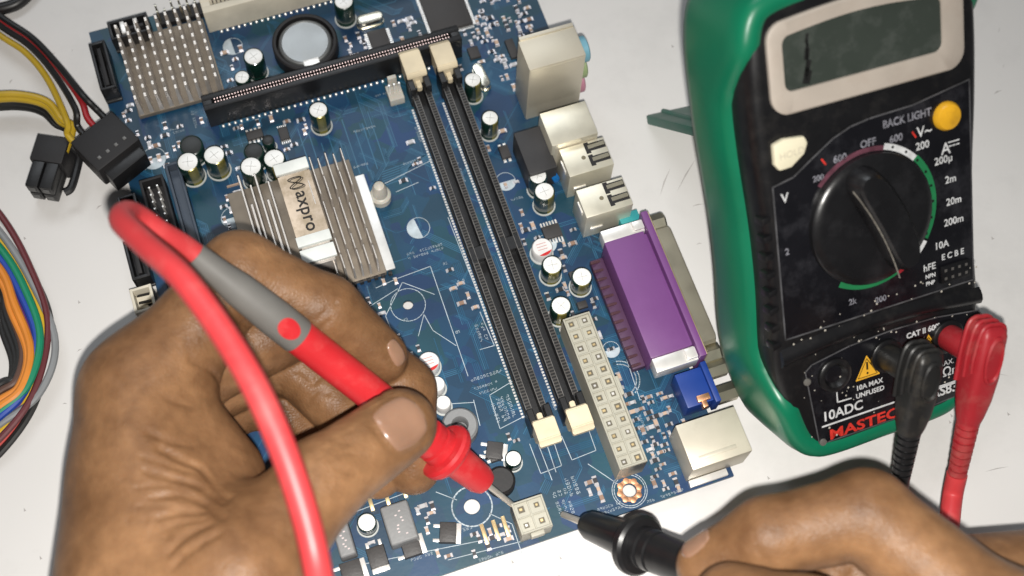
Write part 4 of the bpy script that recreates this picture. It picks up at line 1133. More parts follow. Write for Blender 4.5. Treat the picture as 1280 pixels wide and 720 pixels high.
lettering('10A MAX', 1069, 488, 2.1, wp, bold=.05); lettering('UNFUSED', 1069, 498, 2.1, wp, bold=.05); lettering('10ADC', 1027, 527, 4.2, wp, bold=.08); lettering('CAT II 600V', 1132, 423, 2.3, wp, bold=.08)
lettering('VΩmA', 1168, 474, 4.0, wp, bold=.05); lettering('MAX.', 1172, 459, 2.2, wp); lettering('MAS830L', 1151, 502, 4.2, wp, bold=.1); lettering('MASTECH', 1036, 549, 4.4, rp, bold=.12, sx=1.38); lettering('COM', 1121, 478, 2.8, wp, bold=.05)
s = MB(); strip(s, [F(1027, 533), F(1215, 468)], .55, .42); strip(s, [F(1045, 490), F(1046, 502), F(1063, 497)], .4, .42); strip(s, [F(1172, 485), F(1214, 470)], .5, .43); s.build('printed_rule', wp, meter, smooth=False)
# grime specks on the lower face
s = MB()
for i in range(110):
    u, v = R.uniform(-5, 55), R.choice([R.uniform(1, 28), R.uniform(26, 40)]); r_ = R.uniform(.1, .38)
    s.lathe([(r_, .36), (r_ * .7, .45), (.02, .47)], (u, v, 0), n=6)
o = s.build('dust_specks', mat('pale_dust', (0.42, 0.39, 0.34), .9), meter); o['kind'] = 'stuff'
# screws of the jack panel
for x_, y_ in ((1008, 477), (1028, 552)):
    c = F(x_, y_); s = MB(); s.lathe([(1.1, .3), (1.0, .7), (.1, .8)], (c[0], c[1], 0), n=14); s.build('rivet', mat('dull_rivet', (.25, .24, .22), .5, .6), meter)
# folding stand: a broad blade hinged low on the back, its foot on the bench
sd = []
hv, wb = 96.0, -33.0
foot = [P(808, 151, .8), None]
fc = (P(808, 151, .8) - MO)
fu, fv, fw_ = fc @ MH, fc @ MD, fc @ MN
def loc(p_):
    d = np.asarray(p_) - MO; return (d @ MH, d @ MD, d @ MN)
# foot edge lies along the bench, parallel to the meter's width
e0 = P(808, 150, 1.2); hz = np.array([math.cos(a_), math.sin(a_), 0])
e1 = e0 + hz * 62
t0, t1 = MW(UC - 18, 79, -32), MW(UC + 18, 79, -32)
ax_ = np.cross(e1 - e0, t0 - e0); ax_ /= np.linalg.norm(ax_)
s = MB(); th = 1.6
cor = [e0, e1, t1, t0]
s.add([loc(q - ax_ * th) for q in cor] + [loc(q + ax_ * th) for q in cor], [(3, 2, 1, 0), (4, 5, 6, 7), (0, 1, 5, 4), (1, 2, 6, 5), (2, 3, 7, 6), (3, 0, 4, 7)])
st = s.build('tilt_stand', mat('dark_green_rubber', (0.006, 0.11, 0.075), .45, bump=.05), meter, bevel=.7)
s = MB()
for f in (.1, .3, .5, .7, .9):
    a0 = e0 + (e1 - e0) * f; b0 = t0 + (t1 - t0) * f
    s.tube([loc(a0 + ax_ * th * 1.0), loc(b0 + ax_ * th * 1.0)], .9, 8); s.tube([loc(a0 - ax_ * th * 1.0), loc(b0 - ax_ * th * 1.0)], .9, 8)
s.build('stand_ribs', MATS['dark_green_rubber'], st)
# ------------------------------------------------------------------ test leads
rubR = mat('red_rubber', (0.55, 0.022, 0.028), .38, var=.06, vscale=60, bump=.04, sss=.05, dirt=(.75, .25, .22), dirt_amt=.18, dscale=160)
rubRd = mat('dusty_red_rubber', (0.36, 0.018, 0.026), .45, var=.1, vscale=80, bump=.05, dirt=(.42, .2, .16), dirt_amt=.35, dscale=90)
rubK = mat('black_rubber', (0.012, 0.012, 0.013), .33, bump=.05)
rubKd = mat('dusty_black_rubber', (0.014, 0.014, 0.014), .42, bump=.05, dirt=(.16, .135, .10), dirt_amt=.22, dscale=140)
steel = mat('probe_steel', (0.62, 0.58, 0.52), .35, .6)
greyr = mat('grey_rubber', (0.155, 0.15, 0.14), .5, var=.06, bump=.05)
def local(root, pts): return [tuple(np.asarray(q) - root) for q in pts]

def plug(par, root, jc, body_top, relief_end, m_, mr, wout):
    """right-angle plug: stub out of the jack, block hanging down, ribbed relief; points are world mm"""
    J = MW(jc[0], jc[1], 0.0); top = body_top; end = relief_end
    s = MB(); s.lathe([(3.4, .8), (3.8, 1.4), (3.8, wout - 4), (3.4, wout - 2)], J - root, MN, 24); stub = s.build('plug_stub', m_, par, ang=40)
    ax = end - top; ln = np.linalg.norm(ax); ax = ax / ln
    nn = MN - ax * (MN @ ax); nn /= np.linalg.norm(nn); sd_ = np.cross(ax, nn)
    def sec(t, hw, hd, off=0.0, n=28, e=.45):
        c = top + ax * t + nn * off - root
        return [c + sd_ * hw * math.copysign(abs(math.cos(q)) ** e, math.cos(q)) + nn * hd * math.copysign(abs(math.sin(q)) ** e, math.sin(q)) for q in [2 * math.pi * i / n for i in range(n)]]
    s = MB(); L1 = ln * .60
    s.loft([sec(0, 2.7, 3.2), sec(.9, 3.7, 4.2), sec(2.6, 4.1, 4.7), sec(L1 * .5, 4.3, 4.7), sec(L1 * .74, 4.0, 4.3, 0, 28, .55), sec(L1 * .92, 3.5, 3.7, 0, 28, .8), sec(L1, 3.2, 3.2, 0, 28, 1)])
    b = s.build('plug_body', m_, par, ang=50)
    for k, (t, hw) in enumerate(((-.2, 6.2), (-.1, 6.5), (0, 6.7))):                  # raised shells stepped round the block
        o_ = -3.2 + k * 2.7; s = MB()
        path = [top + ax * (L1 * (.60 - .08 * k)) - sd_ * 4.3, top + ax * (L1 * .3) - sd_ * 4.5, top + ax * 1.6 - sd_ * 3.8, top - ax * .35 - sd_ * 2.2, top - ax * .5, top - ax * .35 + sd_ * 2.2, top + ax * 1.6 + sd_ * 3.8, top + ax * (L1 * .3) + sd_ * 4.5, top + ax * (L1 * (.6 - .08 * k)) + sd_ * 4.3]
        s.tube([q + nn * o_ - root for q in spline(path, 5)], .65, 8); s.build('plug_rib', m_, b)
    s = MB(); c = top + ax * L1 * .30 + nn * 4.6
    oval = lambda f, w: [c + ax * (L1 * .24 * f * math.cos(q)) + sd_ * (2.8 * f * math.copysign(abs(math.sin(q)) ** .8, math.sin(q))) + nn * w - root for q in [2 * math.pi * i / 28 for i in range(28)]]
    s.loft([oval(1.0, -.4), oval(1.0, .5), oval(.86, .9), oval(.78, .3), oval(.1, .25)]); s.build('thumb_pad', m_, b, ang=40)
    s = MB(); pr = []
    t0_ = L1 - .5
    for i in range(9):
        f = i / 9; r_ = 3.2 - .7 * f; h_ = (ln - t0_) / 9
        pr += [(r_, t0_ + i * h_), (r_, t0_ + (i + .62) * h_), (r_ - .75, t0_ + (i + .70) * h_), (r_ - .75, t0_ + (i + .95) * h_)]
    s.lathe(pr, top - root, ax, 22); s.build('strain_relief', mr, par, ang=30)
    return ax

def probe(par, root, tip, rear, sections, name='probe'):
    ax = rear - tip; ln = np.linalg.norm(ax); ax /= ln
    for nm, prof, m_, a in sections:
        s = MB(); s.lathe([(r_, t) for t, r_ in prof], tip - root, ax, 26); s.build(nm, m_, par, ang=a)
    return ax, ln

# --- red lead: its tip stands in the square power connector
x0, x1, y0, y1, hh = ATX4
tipR = W(x0 + (x1 - x0) * .24, y0 + (y1 - y0) * .80, 6.5)
rearR = P(243, 318, 88)
axR = (rearR - tipR); lnR = np.linalg.norm(axR); axR /= lnR
rl_root = np.array([*tipR[:2], 0.0])
red = thing('test_lead', 'red test lead with grey sleeved probe touching the small square power connector', 'test lead', rl_root)
def tt_(px, py):
    """distance along the probe axis nearest to a pixel's ray"""
    v = ray(px, py); v /= np.linalg.norm(v); w0 = tipR - CAM; b = axR @ v; return (b * (v @ w0) - axR @ w0) / (1 - b * b)
tA, tC, tG = tt_(612, 600), tt_(562, 560), tt_(372, 420)
probe(red, rl_root, tipR, rearR, [
    ('probe_tip', [(0, .2), (1.0, .75), (tA + 3, .95)], steel, 30),
    ('finger_guard', [(tA, 2.0), (tA + .8, 3.6), (tA + 3, 4.4), (tC - 2.2, 5.0), (tC - 1.6, 7.9), (tC - .6, 8.5), (tC + .8, 8.5), (tC + 1.6, 7.8), (tC + 2.0, 5.6), (tC + 4.3, 5.5), (tC + 4.6, 4.9), (tC + 5.3, 4.9), (tC + 5.6, 5.5), (tC + 7.8, 5.5), (tC + 8.1, 4.9), (tC + 8.8, 4.9), (tC + 9.1, 5.5), (tC + 11.3, 5.5), (tC + 11.6, 4.9), (tC + 12.3, 4.9), (tC + 12.6, 5.5), (tC + 15, 5.0)], rubR, 28),
    ('probe_handle', [(tC + 14.5, 5.0), (tC + 24, 4.7), (tG - .2, 4.7), (tG, 4.3)], rubR, 30),
    ('handle_sleeve', [(tG - .4, 4.6), (tG + .3, 4.9), (tG + 8, 4.9), (tG + 20, 4.4), (lnR - 8, 3.6), (lnR, 3.1)], greyr, 30)])
# red oval on the grey sleeve, facing up
upv = -ray(355, 402); upv = upv - axR * (upv @ axR); upv /= np.linalg.norm(upv); sdv = np.cross(axR, upv)
s = MB(); c = tipR + axR * (tt_(357, 403)) - rl_root; n = 26
rings = []
for f, lift in ((1.0, -.3), (1.0, .12), (.6, .16), (.05, .2)):
    rr = []
    for i in range(n):
        q = 2 * math.pi * i / n; a, b2 = 3.2 * f * math.cos(q), 2.7 * f * math.sin(q); r_ = 4.86
        rr.append(c + axR * a + sdv * r_ * math.sin(b2 / r_) + upv * (r_ * math.cos(b2 / r_) + lift))
    rings.append(rr)
s.loft(rings); s.build('red_mark', rubR, red, ang=60)
# red plug in the meter
topR = MW(*F(1236, 404, 18), 18); endR = MW(*F(1194, 604, 15), 15)
axp = plug(red, rl_root, J3, topR, endR, rubRd, rubRd, 17)
c1 = [rearR - axR * 4, rearR + axR * 3, P(200, 290, 96), P(174, 272, 101), P(158, 266, 106), P(153, 277, 112), P(182, 306, 119), P(235, 356, 126), P(300, 450, 128), P(345, 540, 126), P(380, 640, 122), P(402, 740, 116), P(425, 900, 90), P(500, 1060, 35), P(640, 1120, 4),
      P(900, 1080, 3), P(1080, 960, 4), P(1150, 820, 6), P(1178, 720, 12), P(1186, 660, 22), endR + axp * 4, endR - axp * 3]
s = MB(); s.tube([q - rl_root for q in spline(c1, 9)], 2.9, 14); s.build('cable', mat('red_cable_sheath', (0.56, 0.045, 0.05), .42, var=.1, vscale=40, bump=.06, bscale=250, dirt=(.62, .2, .18), dirt_amt=.3, dscale=70), red)

# --- black lead: its tip hovers at the board edge
tipK = P(701, 642, 9.0); rearK = P(1030, 775, 78)
axK = rearK - tipK; lnK = np.linalg.norm(axK); axK /= lnK
kr = np.array([*tipK[:2], 0.0])
blk_lead = thing('test_lead', 'black test lead with ringed probe pointing at the printed edge of the board', 'test lead', kr)
def tk(px, py):
    v = ray(px, py); v = v / np.linalg.norm(v); w0 = tipK - CAM; b = axK @ v; return (b * (v @ w0) - axK @ w0) / (1 - b * b)
kA, kC = tk(731, 654), tk(799, 680)
probe(blk_lead, kr, tipK, rearK, [
    ('probe_tip', [(0, .25), (1.0, .9), (kA + 3, 1.1)], steel, 30),
    ('finger_guard', [(kA, 2.0), (kA + .7, 3.2), (kA + 3, 4.1), (kC - 3, 5.0), (kC - 2.4, 7.4), (kC - 1.2, 8.4), (kC + .6, 8.4), (kC + 1.4, 7.6), (kC + 1.6, 5.8), (kC + 3.6, 5.7), (kC + 3.9, 5.0), (kC + 4.6, 5.0), (kC + 4.9, 5.7), (kC + 7, 5.6), (kC + 7.3, 5.0), (kC + 8, 5.0), (kC + 8.3, 5.6), (kC + 11, 5.5)], rubK, 28),
    ('probe_handle', [(kC + 10.5, 5.5), (kC + 40, 5.5), (lnK, 4.5)], rubK, 30)])
topK = MW(*F(1156, 436, 18), 18); endK = MW(*F(1124, 606, 15), 15)
axq = plug(blk_lead, kr, J2, topK, endK, rubKd, rubK, 17)
c2 = [endK - axq * 3, endK + axq * 4, P(1112, 650, 22), P(1100, 720, 8), P(1100, 830, 4), P(1150, 960, 4), P(1250, 1020, 20), P(1280, 980, 60), P(1190, 880, 90), rearK + axK * 12, rearK - axK * 4]
s = MB(); s.tube([q - kr for q in spline(c2, 9)], 2.6, 12); s.build('cable', rubK, blk_lead)

# ------------------------------------------------------------------ loose power plugs at the board's far corner
yw = mat('yellow_wire', (0.50, 0.33, 0.02), .4, var=.08); kw = mat('black_wire', (0.012, 0.012, 0.012), .4); rw = mat('red_wire', (0.33, 0.015, 0.02), .4)
wm = {'y': yw, 'k': kw, 'r': rw}
def cable_thing(name, label, cat, base, wires, r, group=None):
    t = thing(name, label, cat, base, group)
    for cde, pts in wires:
        s = MB(); s.tube([q - np.asarray(base) for q in spline(pts, 8)], r, 10); s.build('wire', wm[cde], t)
    return t
# drive power plug lying half on the board corner
PZ = 15
ctr = P(127, 180, 19)
q0, q1 = P(87, 178, 19), P(139, 138, 19)
du = (q1 - q0); wl = np.linalg.norm(du[:2]); du = np.array([du[0], du[1], 0]) / wl; dv = np.array([du[1], -du[0], 0])
base = np.array([*ctr[:2], 0.0])
wires = []
for i, (cde, off, dz) in enumerate((('y', 0, 0), ('k', 10, 1), ('r', 17, -3), ('k', 20, 1))):
    f = .12 + .25 * i; w0 = q0 + du * wl * f - np.array([0, 0, 6])
    wires.append((cde, [w0 + dv * 3, w0 - dv * 6, P(84 + off * 1.0, 152 - off * 1.6, 15 + dz), P(60 + off * .75, 100 - off * .8, 10 + dz), P(32 + off * .45, 66 - off * .9, 7 + dz), P(-6 + off * .3, 40 - off * 1.0, 6 + dz), P(-80, -20 - off, 5), P(-200, -110 - off, 4)]))
dp = cable_thing('drive_power_plug', 'flat black power plug with yellow, red and black wires leaning on the board corner', 'power plug', base, wires, 1.05)
s = MB(); c = (q0 + q1) / 2 + dv * 7 - np.array([0, 0, 5.0]) - base
nrm = np.array([0, 0, 1.])
s.obox(c, du * wl / 2, dv * 7, nrm * 5.0); hs2 = s.build('plug_housing', blackmatte, dp, bevel=.8)
s = MB(); s.obox(c + dv * 8.6 - nrm * 1.0, du * (wl / 2 - 1.4), dv * 2.6, nrm * 3.8); s.build('plug_nose', black, dp, bevel=.5)
for i in range(4):
    s = MB(); s.obox(c + du * wl * (-.30 + .2 * i) + dv * 3.5 + nrm * 4.95, du * .55, dv * .6, nrm * .2); s.build('terminal_window', mat('window_glint', (.16, .155, .15), .4, .5), hs2, bevel=.15)
# square four-pin plug on the bench
k0, k1 = P(46, 166, 12), P(86, 172, 12)
du = k1 - k0; wl = np.linalg.norm(du[:2]); du = np.array([du[0], du[1], 0]) / wl; dv = np.array([du[1], -du[0], 0])
base = np.array([*((k0 + k1) / 2)[:2], 0.0])
wires = []
for i, (cde, dy, z) in enumerate((('y', 0, 10), ('y', 6, 9), ('k', 13, 5), ('k', 18, 4))):
    w0 = k0 + du * wl * (.92 - .06 * i) - np.array([0, 0, 2.5 + 1.6 * i])
    wires.append((cde, [w0 + dv * 4, w0 - dv * 5, P(78 - dy * .45, 150 + dy * .3, z + 1), P(60 - dy * .3, 128 + dy * .75, z), P(30, 119 + dy * .85, z), P(-10, 119 + dy * .9, z), P(-120, 130 + dy, z * .7), P(-260, 140 + dy, 3)]))
fp = cable_thing('square_power_plug', 'black four way power plug with yellow and black wires lying flat on the bench', 'power plug', base, wires, 1.2)
s = MB(); c = (k0 + k1) / 2 - base; c[2] = 6.2
s.obox(c + dv * 4.5, du * wl / 2, dv * 4.6, nrm * 5.2); fb = s.build('plug_housing', blackmatte, fp, bevel=.5)
for i in (-1, 1):
    for j in (-1, 1):
        s = MB(); s.obox(c + du * i * wl * .24 * .9 + dv * 13.2 + nrm * j * 2.5, du * wl * .185, dv * 4.8, nrm * 2.2); s.build('pin_sleeve', black, fp, bevel=.4)
        s = MB(); s.obox(c + du * i * wl * .24 * .9 + dv * 18.0 + nrm * j * 2.5, du * 1.0, dv * .3, nrm * 1.0); s.build('pin_hole', mat('hole_grey', (.12, .12, .12), .5), fp, bevel=.1)
s = MB(); pth = [c + du * (wl * .5) + dv * 1 + nrm * 1, c + du * (wl * .5 + 2.5) + dv * 3, c + du * (wl * .5 + 3.2) + dv * 8, c + du * (wl * .5 + 3.2) + dv * 14.5, c + du * (wl * .5 + 1.6) + dv * 16.5]
s.tube(spline(pth, 5), 1.3, 10); s.build('locking_clip', black, fp)
# black cable at the far left of the bench
t0 = P(0, 12, 3)
cb = thing('cord', 'plain black cord curving across the bare bench behind the power plugs', 'cord', (t0[0], t0[1], 0))
s = MB(); s.tube([q - np.array([t0[0], t0[1], 0]) for q in spline([P(-160, -40, 2.2), P(-60, 0, 2.2), P(-20, 11, 2.2), P(10, 9, 2.2), P(32, -4, 2.2), P(60, -40, 2.2), P(80, -90, 2.2)], 8)], 2.1, 12); s.build('cord_sheath', kw, cb)
# bundle of coloured wires
bb = P(-40, 420, 0)
bun = thing('wire_bundle', 'loop of thin rainbow coloured wires bent on the bench', 'wires', (bb[0], bb[1], 0))
cols = {'black': (.012, .012, .012), 'orange': (.70, .24, .03), 'blue': (.015, .06, .35), 'green': (.01, .23, .12), 'red': (.45, .03, .02), 'purple': (.10, .03, .20), 'grey': (.24, .25, .26), 'brown': (.10, .05, .035), 'yellow': (.66, .43, .03), 'white': (.6, .6, .6), 'maroon': (.13, .03, .035)}
def bw(c, pts, r=1.05):
    s = MB(); s.tube([np.asarray(q) - np.array([bb[0], bb[1], 0]) for q in spline(pts, 8)], r, 10)
    s.build('wire', mat(c + '_insulation', cols[c], .4, var=.08), bun)
def loop(top, mid, bot, z, c, r=1.05):
    (ty, tx), (mx_, my), by = top, mid, bot
    bw(c, [P(-120, ty - 120, z * .6), P(-50, ty - 50, z * .8), P(0, ty, z), P(tx, (ty + my) / 2 - 6, z), P(mx_, my, z), P(mx_ * .72, (my + by) / 2 + 12, z), P(0, by, z), P(-50, by + 34, z * .8), P(-130, by + 70, z * .6)], r)
loop((268, 36), (60, 405), 548, 6, 'maroon'); loop((290, 40), (69, 428), 530, 5.5, 'grey', 1.15); loop((310, 30), (50, 420), 514, 8, 'green', 1.2); loop((322, 26), (46, 424), 520, 7.5, 'blue', 1.3)
loop((336, 18), (38, 436), 508, 8.5, 'orange', 1.25); loop((350, 14), (34, 440), 500, 7, 'orange', 1.2); loop((330, 24), (42, 432), 532, 3.6, 'purple', 1.1); loop((342, 10), (28, 436), 489, 6, 'brown')
loop((356, 8), (24, 440), 480, 5, 'black', 1.2); loop((372, 6), (20, 446), 486, 4, 'black', 1.2); loop((390, 4), (16, 452), 494, 2.6, 'black', 1.2); loop((300, 33), (55, 412), 541, 3.4, 'yellow', 1.1); loop((306, 28), (52, 418), 554, 2.2, 'red', 1.1)
loop((284, 38), (63, 408), 566, 2.0, 'black', 1.2); loop((316, 22), (40, 430), 559, 1.6, 'black', 1.2); loop((280, 38), (64, 415), 535, 3.4, 'white', .9)
# ------------------------------------------------------------------ hands: one continuous skin each
def cone_sdf(p, a, b, ra, rb):
    """distance to a round cone from a to b"""
    ba = b - a; l2 = ba @ ba
    if l2 < 1e-6: return np.linalg.norm(p - a, axis=1) - max(ra, rb)
    rr = ra - rb; a2 = l2 - rr * rr; il2 = 1.0 / l2
    pa = p - a; y = pa @ ba; z = y - l2
    xx = pa * l2 - np.outer(y, ba); x2 = np.einsum('ij,ij->i', xx, xx)
    y2 = y * y * l2; z2 = z * z * l2
    k = math.copysign(1, rr) * rr * rr * x2
    d = (np.sqrt(np.maximum(x2 * a2 * il2, 0)) + y * rr) * il2 - ra
    c1 = np.sign(z) * a2 * z2 > k
    c2 = (~c1) & (np.sign(y) * a2 * y2 < k)
    d = np.where(c1, np.sqrt(x2 + z2) * il2 - rb, d)
    return np.where(c2, np.sqrt(x2 + y2) * il2 - ra, d)
def smin(a, b, k):
    h = np.maximum(k - np.abs(a - b), 0) / k
    return np.minimum(a, b) - h * h * k * .25
class Hand:
    def __init__(s): s.chains = []; s.palm = []; s.creases = []; s.dents = []
    def sdf(s, p):
        d = None
        for a, b, ra, rb, k in s.palm:
            e = cone_sdf(p, a, b, ra, rb); d = e if d is None else smin(d, e, k)
        f = None
        for pts, rad, kroot in s.chains:
            e = None
            for i in range(len(pts) - 1):
                g = cone_sdf(p, pts[i], pts[i + 1], rad[i], rad[i + 1]); e = g if e is None else smin(e, g, 3.0)
            d0 = d
            f = (e, kroot) if f is None else f
            s._tmp = e
            if not hasattr(s, '_l') or s._l is None: s._l = []
            s._l.append((e, kroot))
        fs = s._l; s._l = None
        allf = None
        for e, kr in fs:                       # fingers stay apart from each other, each flows into the palm
            g = smin(d, e, kr)
            allf = g if allf is None else smin(allf, g, 1.2)
        d = allf
        for poly, dep, wid in s.creases:
            pl = np.array(poly); ok = ((p > pl.min(0) - 3 * wid) & (p < pl.max(0) + 3 * wid)).all(1)
            if not ok.any(): continue
            ps_ = p[ok]; m_ = np.full(len(ps_), 1e9)
            for i in range(len(poly) - 1):
                a, b = poly[i], poly[i + 1]; ba = b - a
                t = np.clip((ps_ - a) @ ba / (ba @ ba + 1e-9), 0, 1); q = ps_ - a - np.outer(t, ba); m_ = np.minimum(m_, np.einsum('ij,ij->i', q, q))
            d[ok] += dep * np.exp(-m_ / (wid * wid))
        return d
    def hit(s, px, py, t0=150.0):
        v = ray(px, py); v = v / np.linalg.norm(v); t = t0
        for i in range(90):
            e = float(s.sdf((CAM + v * t)[None])[0])
            if abs(e) < .05: return CAM + v * t
            t += e * .8
            if t > 460: return None
        return CAM + v * t
    def crease(s, pix, dep, wid, n=4):
        q = [s.hit(*p) for p in pix]; q = [p for p in q if p is not None]
        if len(q) > 1: s._new.append((spline(q, n) if len(q) > 2 else q, dep, wid))
    def mesh(s, name, m_, root, lo, hi, h):
        xs, ys, zs = (np.arange(lo[i], hi[i] + h, h) for i in range(3))
        G = np.stack(np.meshgrid(xs, ys, zs, indexing='ij'), -1).astype(np.float64)
        shp = G.shape[:3]; flat = G.reshape(-1, 3); D = np.empty(shp)
        # coarse pass first; only the nodes near the skin are worked out finely
        K = 5; gc = G[::K, ::K, ::K]; dc = s.sdf(gc.reshape(-1, 3)).reshape(gc.shape[:3])
        ii = [np.minimum((np.arange(n) + K // 2) // K, m_2 - 1) for n, m_2 in zip(shp, dc.shape)]
        D[...] = dc[np.ix_(*ii)]
        near = np.argwhere(np.abs(D).reshape(-1) < K * h * 1.5 + 1.5)[:, 0]; Df = D.reshape(-1)
        for i in range(0, len(near), 300000): Df[near[i:i + 300000]] = s.sdf(flat[near[i:i + 300000]])
        D = Df
        D = D.reshape(shp)
        # surface nets
        nx, ny, nz = shp; inside_ = D < 0
        acc = np.zeros((nx - 1, ny - 1, nz - 1, 3)); cnt = np.zeros((nx - 1, ny - 1, nz - 1))
        cor = [(i, j, k) for i in (0, 1) for j in (0, 1) for k in (0, 1)]
        for c0 in cor:
            for ax in range(3):
                if c0[ax]: continue
                c1 = list(c0); c1[ax] = 1
                A = D[c0[0]:nx - 1 + c0[0], c0[1]:ny - 1 + c0[1], c0[2]:nz - 1 + c0[2]]; B = D[c1[0]:nx - 1 + c1[0], c1[1]:ny - 1 + c1[1], c1[2]:nz - 1 + c1[2]]
                cr_ = (A < 0) != (B < 0); t = np.where(cr_, A / np.where(cr_, A - B, 1), 0)
                pos = np.zeros(A.shape + (3,)); pos[...] = c0; pos[..., ax] += t
                acc += pos * cr_[..., None]; cnt += cr_
        act = cnt > 0; idx = -np.ones(act.shape, int); idx[act] = np.arange(act.sum())
        cells = np.argwhere(act); V = (cells + acc[act] / cnt[act][:, None]) * h + np.array([xs[0], ys[0], zs[0]])
        Fc = []
        for ax in range(3):
            sl0 = [slice(1, -1)] * 3; sl0[ax] = slice(0, -1)
            A = inside_[tuple(slice(0, n - 1) if i == ax else slice(1, n - 1) for i, n in enumerate(shp))]
            B = inside_[tuple(slice(1, n) if i == ax else slice(1, n - 1) for i, n in enumerate(shp))]
            for flip in (False, True):
                w = np.argwhere((A & ~B) if not flip else (~A & B))
                if not len(w): continue
                o1, o2 = [i for i in range(3) if i != ax]
                base = w.copy()
                for i in range(3):
                    if i != ax: base[:, i] += 1
                q = []
                for d1, d2 in ((0, 0), (-1, 0), (-1, -1), (0, -1)):
                    c = base.copy(); c[:, o1] += d1; c[:, o2] += d2; q.append(idx[c[:, 0], c[:, 1], c[:, 2]])
                q = np.stack(q, 1)
                if flip ^ (ax == 1): q = q[:, ::-1]
                Fc.append(q)
        Fc = np.concatenate(Fc); Fc = Fc[(Fc >= 0).all(1)]
        me = bpy.data.meshes.new(name); V = (V - root) * S
        me.from_pydata(V.tolist(), [], Fc.tolist()); me.materials.append(m_)
        bm = bmesh.new(); bm.from_mesh(me); bmesh.ops.smooth_vert(bm, verts=bm.verts, factor=.35, use_axis_x=True, use_axis_y=True, use_axis_z=True)
        bmesh.ops.recalc_face_normals(bm, faces=bm.faces); bm.to_mesh(me); bm.free()
        me.shade_smooth()
        o = bpy.data.objects.new(name, me); col.objects.link(o); return o
    def nail_groove(s, c_px, tip_px, ln, wd, dep=.55, wid=.75):
        """press the fold of skin round a nail"""
        c = s.hit(*c_px); e = .8
        g = np.array([s.sdf((c + e * np.eye(3)[i])[None])[0] - s.sdf((c - e * np.eye(3)[i])[None])[0] for i in range(3)]); nrm_ = g / np.linalg.norm(g)
        d = s.hit(*tip_px) - c; d -= nrm_ * (d @ nrm_); d /= np.linalg.norm(d); sd_ = np.cross(nrm_, d); pts = []
        for i in range(25):
            q = math.radians(60 + 240 * i / 24); ca, sa = math.cos(q), math.sin(q)
            w = c + d * .53 * ln * math.copysign(abs(ca) ** .7, ca) + sd_ * .53 * wd * math.copysign(abs(sa) ** .7, sa) + nrm_ * 5; t = 0
            for it in range(40):
                ev = float(s.sdf((w - nrm_ * t)[None])[0])
                if ev < .02 or t > 14: break
                t += ev * .9
            pts.append(w - nrm_ * t)
        s.creases = s.creases + [(pts, dep, wid)]
    def nail(s, par, root, c_px, tip_px, ln, wd, m_, lift=.25, name='nail'):
        """nail plate laid on the skin; c_px its centre pixel, tip_px a pixel further towards the finger end"""
        c = s.hit(*c_px); e = 0.8
        g = np.array([s.sdf((c + e * np.eye(3)[i])[None])[0] - s.sdf((c - e * np.eye(3)[i])[None])[0] for i in range(3)]); nrm_ = g / np.linalg.norm(g)
        d = s.hit(*tip_px) - c; d -= nrm_ * (d @ nrm_); d /= np.linalg.norm(d); sd_ = np.cross(nrm_, d)
        nu, nv = 14, 14; top = np.zeros((nu + 1, nv + 1, 3))
        for i in range(nu + 1):
            for j in range(nv + 1):
                a, b = -1 + 2 * i / nu, -1 + 2 * j / nv
                # squircle outline
                aa = a * math.sqrt(1 - .42 * b * b); bb_ = b * math.sqrt(1 - .38 * a * a)
                q = c + d * aa * ln / 2 + sd_ * bb_ * wd / 2 + nrm_ * 6; t = 0
                for it in range(40):
                    ev = float(s.sdf((q - nrm_ * t)[None])[0])
                    if ev < .02 or t > 16: break
                    t += ev * .9
                edge = max(abs(a), abs(b)); l_ = lift * (1 - .9 * edge ** 6) - (.35 if edge > .99 else 0) + (.25 if a > .9 and abs(b) < .8 else 0)
                top[i, j] = q - nrm_ * t + nrm_ * l_
        vs = [tuple(v - root) for v in top.reshape(-1, 3)] + [tuple(v - nrm_ * 1.2 - root) for v in top.reshape(-1, 3)]
        n1_ = (nu + 1) * (nv + 1); fs = []
        for i in range(nu):
            for j in range(nv):
                a = i * (nv + 1) + j; fs.append((a, a + nv + 1, a + nv + 2, a + 1)); fs.append((a + n1_, a + n1_ + 1, a + n1_ + nv + 2, a + n1_ + nv + 1))
        rim_ = [i * (nv + 1) for i in range(nu + 1)] + [nu * (nv + 1) + j for j in range(1, nv + 1)] + [i * (nv + 1) + nv for i in range(nu - 1, -1, -1)] + [j for j in range(nv - 1, 0, -1)]
        for k in range(len(rim_)):
            a, b = rim_[k], rim_[(k + 1) % len(rim_)]; fs.append((a, a + n1_, b + n1_, b))
        mbx = MB(); mbx.add(vs, fs); o = mbx.build(name, m_, par, ang=60)
        bm = bmesh.new(); bm.from_mesh(o.data); bmesh.ops.recalc_face_normals(bm, faces=bm.faces); bm.to_mesh(o.data); bm.free(); return o

